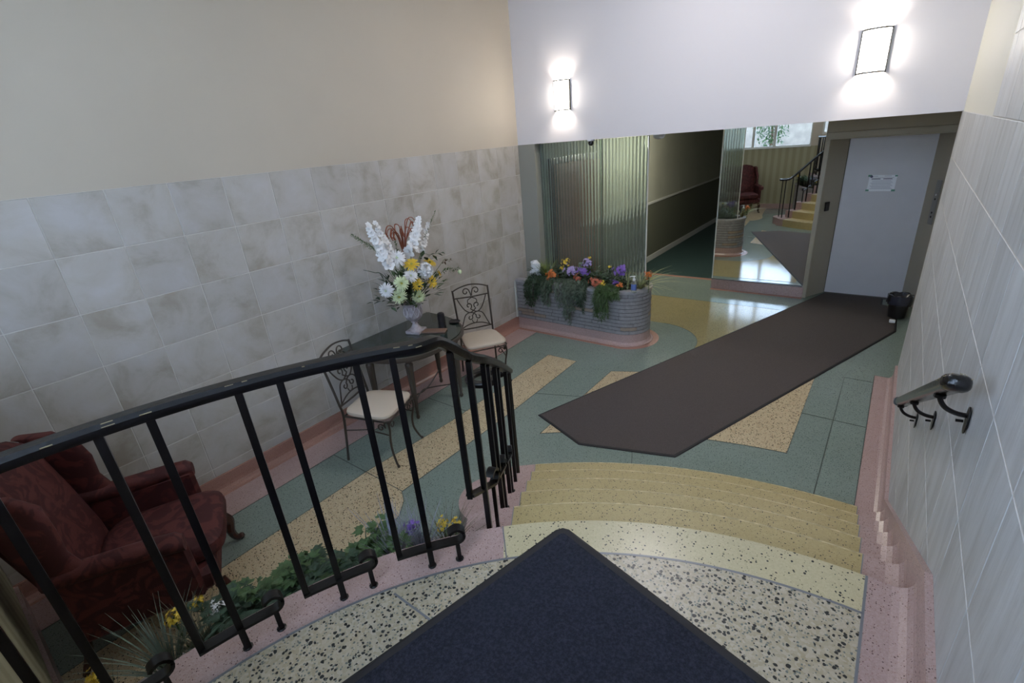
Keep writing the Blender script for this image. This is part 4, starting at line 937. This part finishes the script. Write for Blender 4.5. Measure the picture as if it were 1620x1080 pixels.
def sprig(kind, label, base, tip, mat, n, L_, w_, cat='foliage', spread=.9, root=None, thick=.0028):
    rd = random.Random(label); t = thing(kind, label, cat, base); b, e = Vector((0, 0, 0)), Vector(tip) - Vector(base); axis = e.normalized()
    P = catmull(([Vector(root) - Vector(base)] if root else []) + [b, e * .5 + Vector((0, 0, .01)), e], 6); MB().tube(P, thick, 5, taper=(1, .4)).build('stem', G['mid'], t)
    m = MB()
    for i in range(n):
        f_ = i / max(1, n - 1); p = e * f_; r_ = Vector((rd.gauss(0, 1), rd.gauss(0, 1), rd.gauss(0, 1))); d = (r_ - axis * r_.dot(axis)).normalized() * spread + axis * .7; leaf(m, p, d, L_ * rd.uniform(.7, 1.1) * (1.1 - .5 * f_), w_, droop=.2)
    m.build('leaves', G[mat], t); return t
sprig('foxtail_sprig', 'green foxtail sprig sticking out far left of the bouquet', (-3.5, 2.556, 1.66), (-3.5, 2.36, 1.832), 'mid', 110, .036, .008, root=UT)
sprig('foliage_sprig', 'dark glossy leaves at the right shoulder of the bouquet', (-3.53, 3.06, 1.47), (-3.47, 3.29, 1.475), 'dark', 9, .11, .05, root=UT)
sprig('foliage_sprig', 'green sprig rising at the top right of the bouquet', (-3.6, 3.22, 1.60), (-3.64, 3.46, 1.84), 'mid', 34, .04, .012, root=UT)
sprig('foliage_sprig', 'green sprig between the two white spikes at the centre', (-3.58, 2.86, 1.50), (-3.60, 2.87, 1.74), 'mid', 50, .04, .012, root=UT)
sprig('foliage_sprig', 'green sprig with yellowish bud reaching right from the bouquet', (-3.5, 3.32, 1.28), (-3.5, 3.57, 1.25), 'mid', 30, .045, .014, root=UT)
sprig('foliage_sprig', 'brown leafed sprig at the right of the bouquet', (-3.52, 3.34, 1.36), (-3.52, 3.47, 1.36), 'brown', 14, .045, .018, root=UT)
tag(MB().ball((0, 0, 0), .024, 8, 6).build('flower_bud', Fm['cream'], loc=(-3.49, 3.545, 1.215)), 'small yellowish bud at the far right of the bouquet', 'bud')
t = thing('twig', 'thin dark twig poking out left of the bouquet', 'twig', (-3.47, 2.582, 1.424)); MB().tube(catmull([UT - Vector((-3.47, 2.582, 1.424)), (0, 0, 0), (.01, -.1, .06), (.02, -.212, .113)], 5), .004, 5, taper=(1, .6)).build('stem', G['dark'], t)
# filler leaves at the heart of the bouquet
t = thing('bouquet_foliage', 'mixed dark green filler foliage at the heart of the bouquet', 'foliage', tuple(UT)); t['kind'] = 'stuff'; rd = random.Random(9)
m = MB(); m2 = MB()
for i in range(420):
    th_ = rd.uniform(0, 2 * PI); ph = rd.uniform(.15, 1.25); rr = rd.uniform(.08, .37); d = Vector((math.cos(th_) * math.sin(ph), math.sin(th_) * math.sin(ph) * 1.15, math.cos(ph))); p = d * rr
    if p.x < -.20: continue
    leaf(m if i % 4 else m2, p, d + Vector((rd.gauss(0, .5), rd.gauss(0, .5), rd.gauss(0, .3))), rd.uniform(.055, .11), rd.uniform(.02, .04))
m.build('leaves', G['dark'], t); m2.build('leaves', G['mid'], t)

# ---- planter on the floor: z of the rim 0.69
def P3(x, z, y=5.16): return (x, y, z)
def grass(label, base, n, h_, w_, mat, spread=.6, lean=(0, 0), cat='plant', kind='grass_clump', droop=.5, curve=1.0):
    rd = random.Random(label); t = thing(kind, label, cat, base); m = MB()
    for i in range(n):
        a = rd.uniform(0, 2 * PI); s_ = rd.uniform(.15, 1) * spread; H_ = h_ * rd.uniform(.6, 1.08); dx, dy = math.cos(a) * s_ + lean[0], math.sin(a) * s_ + lean[1]; pr_ = None; vs = []; K = 5
        px, py = -math.sin(a) * w_ / 2, math.cos(a) * w_ / 2
        for k in range(K + 1):
            f_ = k / K; q = H_ * f_; x, y = dx * q * (.4 + curve * f_ * .9), dy * q * (.4 + curve * f_ * .9); z = H_ * (f_ - droop * f_ * f_ * min(1.2, s_ + .2) * .7); ww = (1 - f_ * .92)
            vs += [(x - px * ww, y - py * ww, z), (x + px * ww, y + py * ww, z)]
        m.add(vs, [(2 * k, 2 * k + 1, 2 * k + 3, 2 * k + 2) for k in range(K)])
    m.build('blades', G[mat], t); MB().lathe([(.012, -.04), (.018, 0), (.008, .03)], 7).build('crown', G['mid'], t)
    return t
SZ = .648
grass('yellow green spiky grass at the left end of the brick planter', (-3.50, 5.17, SZ), 90, .38, .014, 'yel', .55)
grass('dark leaved tuft beside the spiky grass in the brick planter', (-3.33, 5.25, SZ), 30, .34, .022, 'dark', .5)
grass('striped spider plant arching over the right end of the planter', (-2.24, 5.24, SZ), 60, .42, .015, 'pale', .9, lean=(.5, -.1), droop=.8)
grass('upright pale blades behind the sanitizer bottle', (-2.38, 5.22, SZ), 22, .36, .007, 'pale', .5)
grass('thin upright brown stalks at the right end of the planter', (-2.20, 5.30, SZ), 18, .30, .005, 'brown', .35)
def bloomer(label, base, top, col, r, mat='mid', nleaf=16, Ls=.07, kind='flowering_plant'):
    rd = random.Random(label); t = thing(kind, label, 'flower', base); e = Vector(top) - Vector(base)
    MB().tube(catmull([(0, 0, 0), e * .5 + Vector((.01, 0, 0)), e], 5), .0035, 5).build('stem', G['mid'], t)
    m = MB()
    for i in range(30):
        d = Vector((rd.gauss(0, 1), rd.gauss(0, 1) - .3, rd.gauss(0, .8))).normalized(); p = e + d * r * rd.uniform(.3, 1.35) + Vector((0, 0, -.2 * r))
        q = MB(); petals(q, 6, r * .40, .5, r * .085, -.3, 0, .25, rd); q.tf(Matrix.Translation(p) @ rotm(d + Vector((0, -.3, .3)), rd.uniform(0, 3))); m.add(q.v, q.f)
    m.build('petals', Fm[col], t, kind='stuff'); m = MB()
    for i in range(nleaf):
        d = Vector((rd.gauss(0, 1), rd.gauss(0, 1), rd.uniform(-.1, 1))).normalized(); leaf(m, e * rd.uniform(.2, .8), d, Ls * rd.uniform(.8, 1.4), Ls * .35)
    m.build('leaves', G[mat], t); return t
bl = [('orange flower cluster near the left of the brick planter', -3.37, .80, 'orange', .085, 5.10), ('small yellow flower cluster standing above the left purple ones', -3.22, .95, 'yellow', .055, 5.2), ('yellow green buds beside the orange cluster', -3.27, .87, 'yellow', .04, 5.2),
      ('lilac purple flowers left of the planter centre', -3.13, .87, 'lilac', .085, 5.16), ('tall lilac flower at the planter centre', -2.89, .975, 'lilac', .065, 5.2), ('deep purple flower at the planter centre', -2.92, .885, 'purple', .085, 5.14),
      ('coral red flower right of the planter centre', -2.73, .785, 'coral', .085, 5.08), ('rusty red flower between the lilac and purple ones', -2.99, .80, 'coral', .05, 5.1), ('tall purple flower near the sanitizer bottle', -2.44, .935, 'purple', .085, 5.15),
      ('tiny orange yellow flowers low beside the sanitizer bottle', -2.41, .765, 'orange', .045, 5.08), ('small purple flower low beside the sanitizer bottle', -2.47, .79, 'purple', .045, 5.1), ('orange berries on thin stems at the right end', -2.14, .885, 'orange', .06, 5.25),
      ('tan yellow buds under the coral red flower', -2.63, .76, 'yellow', .04, 5.07), ('small yellow sprig poking above the planter centre', -2.87, 1.03, 'yellow', .022, 5.2), ('small yellow sprig right of the planter centre', -2.60, .94, 'yellow', .022, 5.2)]
for i, (lab, x, z, col, r, y) in enumerate(bl): bloomer(lab, (x + .01, max(5.13, y), SZ), (x, y, z), col, r * .78, ('mid', 'dark', 'grey')[i % 3])
sprig('foliage_plant', 'pale round leaf standing at the back of the planter', (-3.0, 5.2, SZ + .002), (-2.98, 5.18, .93), 'grey', 5, .10, .09)
sprig('foliage_plant', 'dark broad leaves behind the tall purple flower', (-2.60, 5.22, SZ + .002), (-2.60, 5.18, .92), 'dark', 16, .14, .05)
sprig('foliage_plant', 'grey green leaves right of the planter centre', (-2.76, 5.22, SZ + .002), (-2.75, 5.18, .93), 'grey', 16, .11, .05)
# hanging vines
def vine(label, x, w_, zb, mat, n, leafL=.035, leafW=.016, strands=7, kind='trailing_vine'):
    rd = random.Random(label); t = thing(kind, label, 'plant', (x, 5.14, .70)); m = MB(); ms = MB()
    for s_ in range(strands):
        ox = rd.uniform(-w_, w_); L_ = (.70 - zb) * rd.uniform(.55, 1.0) * (1 - .35 * abs(ox) / w_)
        P = catmull([(ox * .5, .03, -.045), (ox * .7, -.03, .05), (ox * .9, -.155, .0), (ox, -.165 + rd.uniform(-.03, .01), -L_ * .5), (ox * .9 + rd.uniform(-.02, .02), -.16 + rd.uniform(-.02, .01), -L_)], 7)
        ms.tube(P, .0018, 4)
        for p in P[4:]:
            for k in range(n):
                d = Vector((rd.gauss(0, 1), -abs(rd.gauss(0, .8)) - .15, rd.gauss(-.5, .6))); leaf(m, p + Vector((rd.uniform(-.012, .012), rd.uniform(-.012, 0), rd.uniform(-.015, .015))), d, leafL * rd.uniform(.7, 1.3), leafW)
    ms.build('stems', G['mid'], t); m.build('leaves', G[mat], t); return t
vine('dark trailing ivy at the left end of the brick planter', -3.62, .10, .25, 'dark', 4, .035, .022, 8)
vine('bushy trailing fern spilling below the orange cluster', -3.28, .17, .33, 'grey', 3, .05, .014, 14)
vine('longest trailing fern hanging almost to the pink base', -3.06, .09, .13, 'grey', 4, .04, .013, 9)
vine('short trailing fern below the coral flower', -2.87, .08, .36, 'dark', 4, .034, .012, 7)
vine('grassy trailing fern right of the planter centre', -2.62, .11, .27, 'mid', 4, .06, .008, 12)
vine('short leafy trail spreading over the planter rim at its centre', -2.96, .16, .52, 'grey', 4, .035, .02, 12)
vine('short leafy trail over the rim below the lilac flowers', -3.42, .12, .50, 'dark', 4, .04, .024, 9)
vine('short grassy fringe over the rim left of the bottle', -2.45, .08, .62, 'mid', 3, .05, .010, 7)
t = thing('planter_foliage', 'low mixed green filler leaves covering the planter soil', 'foliage', (-2.95, 5.2, SZ)); t['kind'] = 'stuff'; rd = random.Random(19)
for mt in ('dark', 'mid', 'grey'):
    m = MB()
    for i in range(420):
        p = (rd.uniform(-.78, .58), rd.uniform(-.09, .12), rd.uniform(.01, .19)); leaf(m, p, (rd.gauss(0, 1), rd.gauss(0, 1) - .3, rd.uniform(0, 1)), rd.uniform(.05, .11), rd.uniform(.015, .035))
    m.build('leaves', G[mt], t)
# white paper bag at the left end
rb = random.Random(8); t = thing('white_cloth', 'crumpled white cloth tucked at the left end of the planter', 'cloth', (-3.70, 5.19, .690)); rings = []
for k in range(8):
    f_ = k / 7; rr = .085 * (1 - .25 * f_) * (1 if k < 7 else .3)
    rings.append([(rr * (1 + rb.uniform(-.25, .25)) * math.cos(2 * PI * i / 14) + .02 * f_, .7 * rr * (1 + rb.uniform(-.25, .25)) * math.sin(2 * PI * i / 14) , .002 + .24 * f_ + rb.uniform(-.012, .012) * (k > 0)) for i in range(14)])
MB().loft(rings, cap=True).build('cloth', M['white_plastic'], t, smooth=True)
# sanitizer bottle
bt = thing('sanitizer_bottle', 'clear pump bottle with blue label on the planter rim', 'bottle', (-2.235, 5.082, .6945))
MB().lathe([(.001, 0), (.032, 0), (.034, .006), (.034, .11), (.028, .128), (.014, .136), (.013, .142), (.001, .142)], 20, cap=False).build('bottle_body', glassmat('clear_bottle_plastic', (.88, .93, .95), .05, 1.35, .85), bt, smooth=True)
MB().loft([[(.0347 * math.cos(math.radians(a)), .0347 * math.sin(math.radians(a)), z) for a in range(200, 345, 12)] for z in (.03, .10)], closed=False).build('label', plain('blue_label', (.10, .16, .42), .5), bt, label='blue paper label')
MB().lathe([(.016, .138), (.016, .160), (.006, .163), (.006, .180), (.015, .182), (.015, .192), (.004, .194)], 14).build('pump', M['white_plastic'], bt, smooth=True)
MB().tube([(0, 0, .187), (-.025, -.012, .189), (-.045, -.02, .182)], .005, 6).build('pump_spout', M['white_plastic'], bt)

# ---- greenery in the bed beside the stairs
BZ = .68
def bedp(a, r, z=BZ): return (CX + r * math.cos(math.radians(a)), CY + r * math.sin(math.radians(a)), z)
def ivy(label, a, r, mat='mid', n=150, sp=.17, h_=.26):
    rd = random.Random(label); b = bedp(a, r); t = thing('ivy_plant', label, 'plant', b); m = MB(); ms = MB()
    for s_ in range(12):
        an = rd.uniform(0, 2 * PI); q = rd.uniform(.3, 1) * sp; P = catmull([(0, 0, -.01), (math.cos(an) * q * .4, math.sin(an) * q * .4, h_ * rd.uniform(.5, .9)), (math.cos(an) * q, math.sin(an) * q, h_ * rd.uniform(.55, 1))], 5); ms.tube(P, .0022, 4)
        for p in P[3:]:
            for k in range(max(1, n // 100)):
                d = Vector((rd.gauss(0, 1), rd.gauss(0, 1), rd.uniform(-.1, .5))); s2 = rd.uniform(.035, .055)
                c_ = p + d.normalized() * .02
                for w_ in (-.7, 0, .7): leaf(m, c_, Matrix.Rotation(w_, 3, 'Z') @ d, s2 * (1 if w_ == 0 else .8), s2 * .55)
    ms.build('stems', G['dark'], t); m.build('leaves', G[mat], t); return t
ivy('ivy with broad green leaves below the second scroll from the stairs', 150.5, 1.96, 'mid', 260)
ivy('dark ivy in the middle of the stair bed', 156.0, 1.98, 'dark', 220)
ivy('green ivy at the centre of the stair bed beside the armchair', 160.5, 1.99, 'mid', 240)
ivy('dark ivy nearest the seat of the red armchair', 165.0, 1.98, 'dark', 220, h_=.22)
grass('grey lavender spikes in the stair bed by the third scroll', bedp(147.5, 1.97), 130, .36, .013, 'lav', .45, kind='lavender_plant', droop=.2)
grass('second clump of grey lavender spikes nearer the stairs', bedp(144, 1.96), 110, .33, .013, 'lav', .45, kind='lavender_plant', droop=.2)
grass('long dark straw grass at the stair end of the bed', bedp(140.5, 1.96), 90, .32, .009, 'straw', .8, droop=.8)
grass('dark spiky grass clump near the front wall in the bed', bedp(172.0, 1.98), 150, .36, .009, 'grey', .8, droop=.5)
grass('drooping grass clump between the front wall and the ivy', bedp(168.8, 1.97), 120, .36, .009, 'straw', .9, droop=.8)
grass('few long thin blades beside the front wall', bedp(177.0, 1.98), 50, .26, .006, 'grey', .5, droop=.6)
bd = [('purple flower among the lavender spikes', 144.6, 2.0, 'purple', .028, .33), ('yellow flower at the stair end of the bed', 140.8, 2.02, 'yellow', .028, .28), ('second yellow flower at the stair end of the bed, nearer the steps', 139.4, 2.0, 'yellow', .028, .28),
      ('white flower between the ivy and the grass clumps', 166.8, 2.03, 'white', .03, .30), ('yellow flower over the grass beside the armchair', 170.3, 2.06, 'yellow', .028, .34), ('small yellow flower between the grass and the ivy', 168.0, 2.08, 'yellow', .022, .33), ('yellow flower close to the front wall', 177.0, 2.06, 'yellow', .03, .30)]
for lab, a, r, col, rr, h_ in bd: b = bedp(a, r); bloomer(lab, b, (b[0], b[1], b[2] + h_ - .09), col, rr, 'dark', 10, .05)

# ---- outside planting seen in the mirror
def shrub(label, x, y, h_, w_, n, sd):
    rd = random.Random(sd); t = thing('garden_tree', label, 'tree', (x, y, .85)); MB().tube([(0, 0, 0), (.05, 0, h_ * .5), (0, .05, h_ * .8)], .06, 7, taper=(1, .4)).build('trunk', G['brown'], t)
    m = MB()
    for i in range(n):
        d = Vector((rd.gauss(0, 1), rd.gauss(0, 1), rd.gauss(0, 1))).normalized() * rd.uniform(.4, 1) ; p = Vector((d.x * w_, d.y * w_ * .7, h_ * .62 + d.z * h_ * .42)); leaf(m, p, (rd.gauss(0, 1), rd.gauss(0, 1), rd.gauss(0, .6)), .16, .07)
    m.build('leaves', G['mid'], t)
shrub('leafy green tree outside the left window seen in the mirror', -4.9, -4.4, 2.0, .8, 900, 1)
shrub('leafy green tree outside the middle window seen in the mirror', -3.3, -4.2, 1.9, .55, 600, 2)
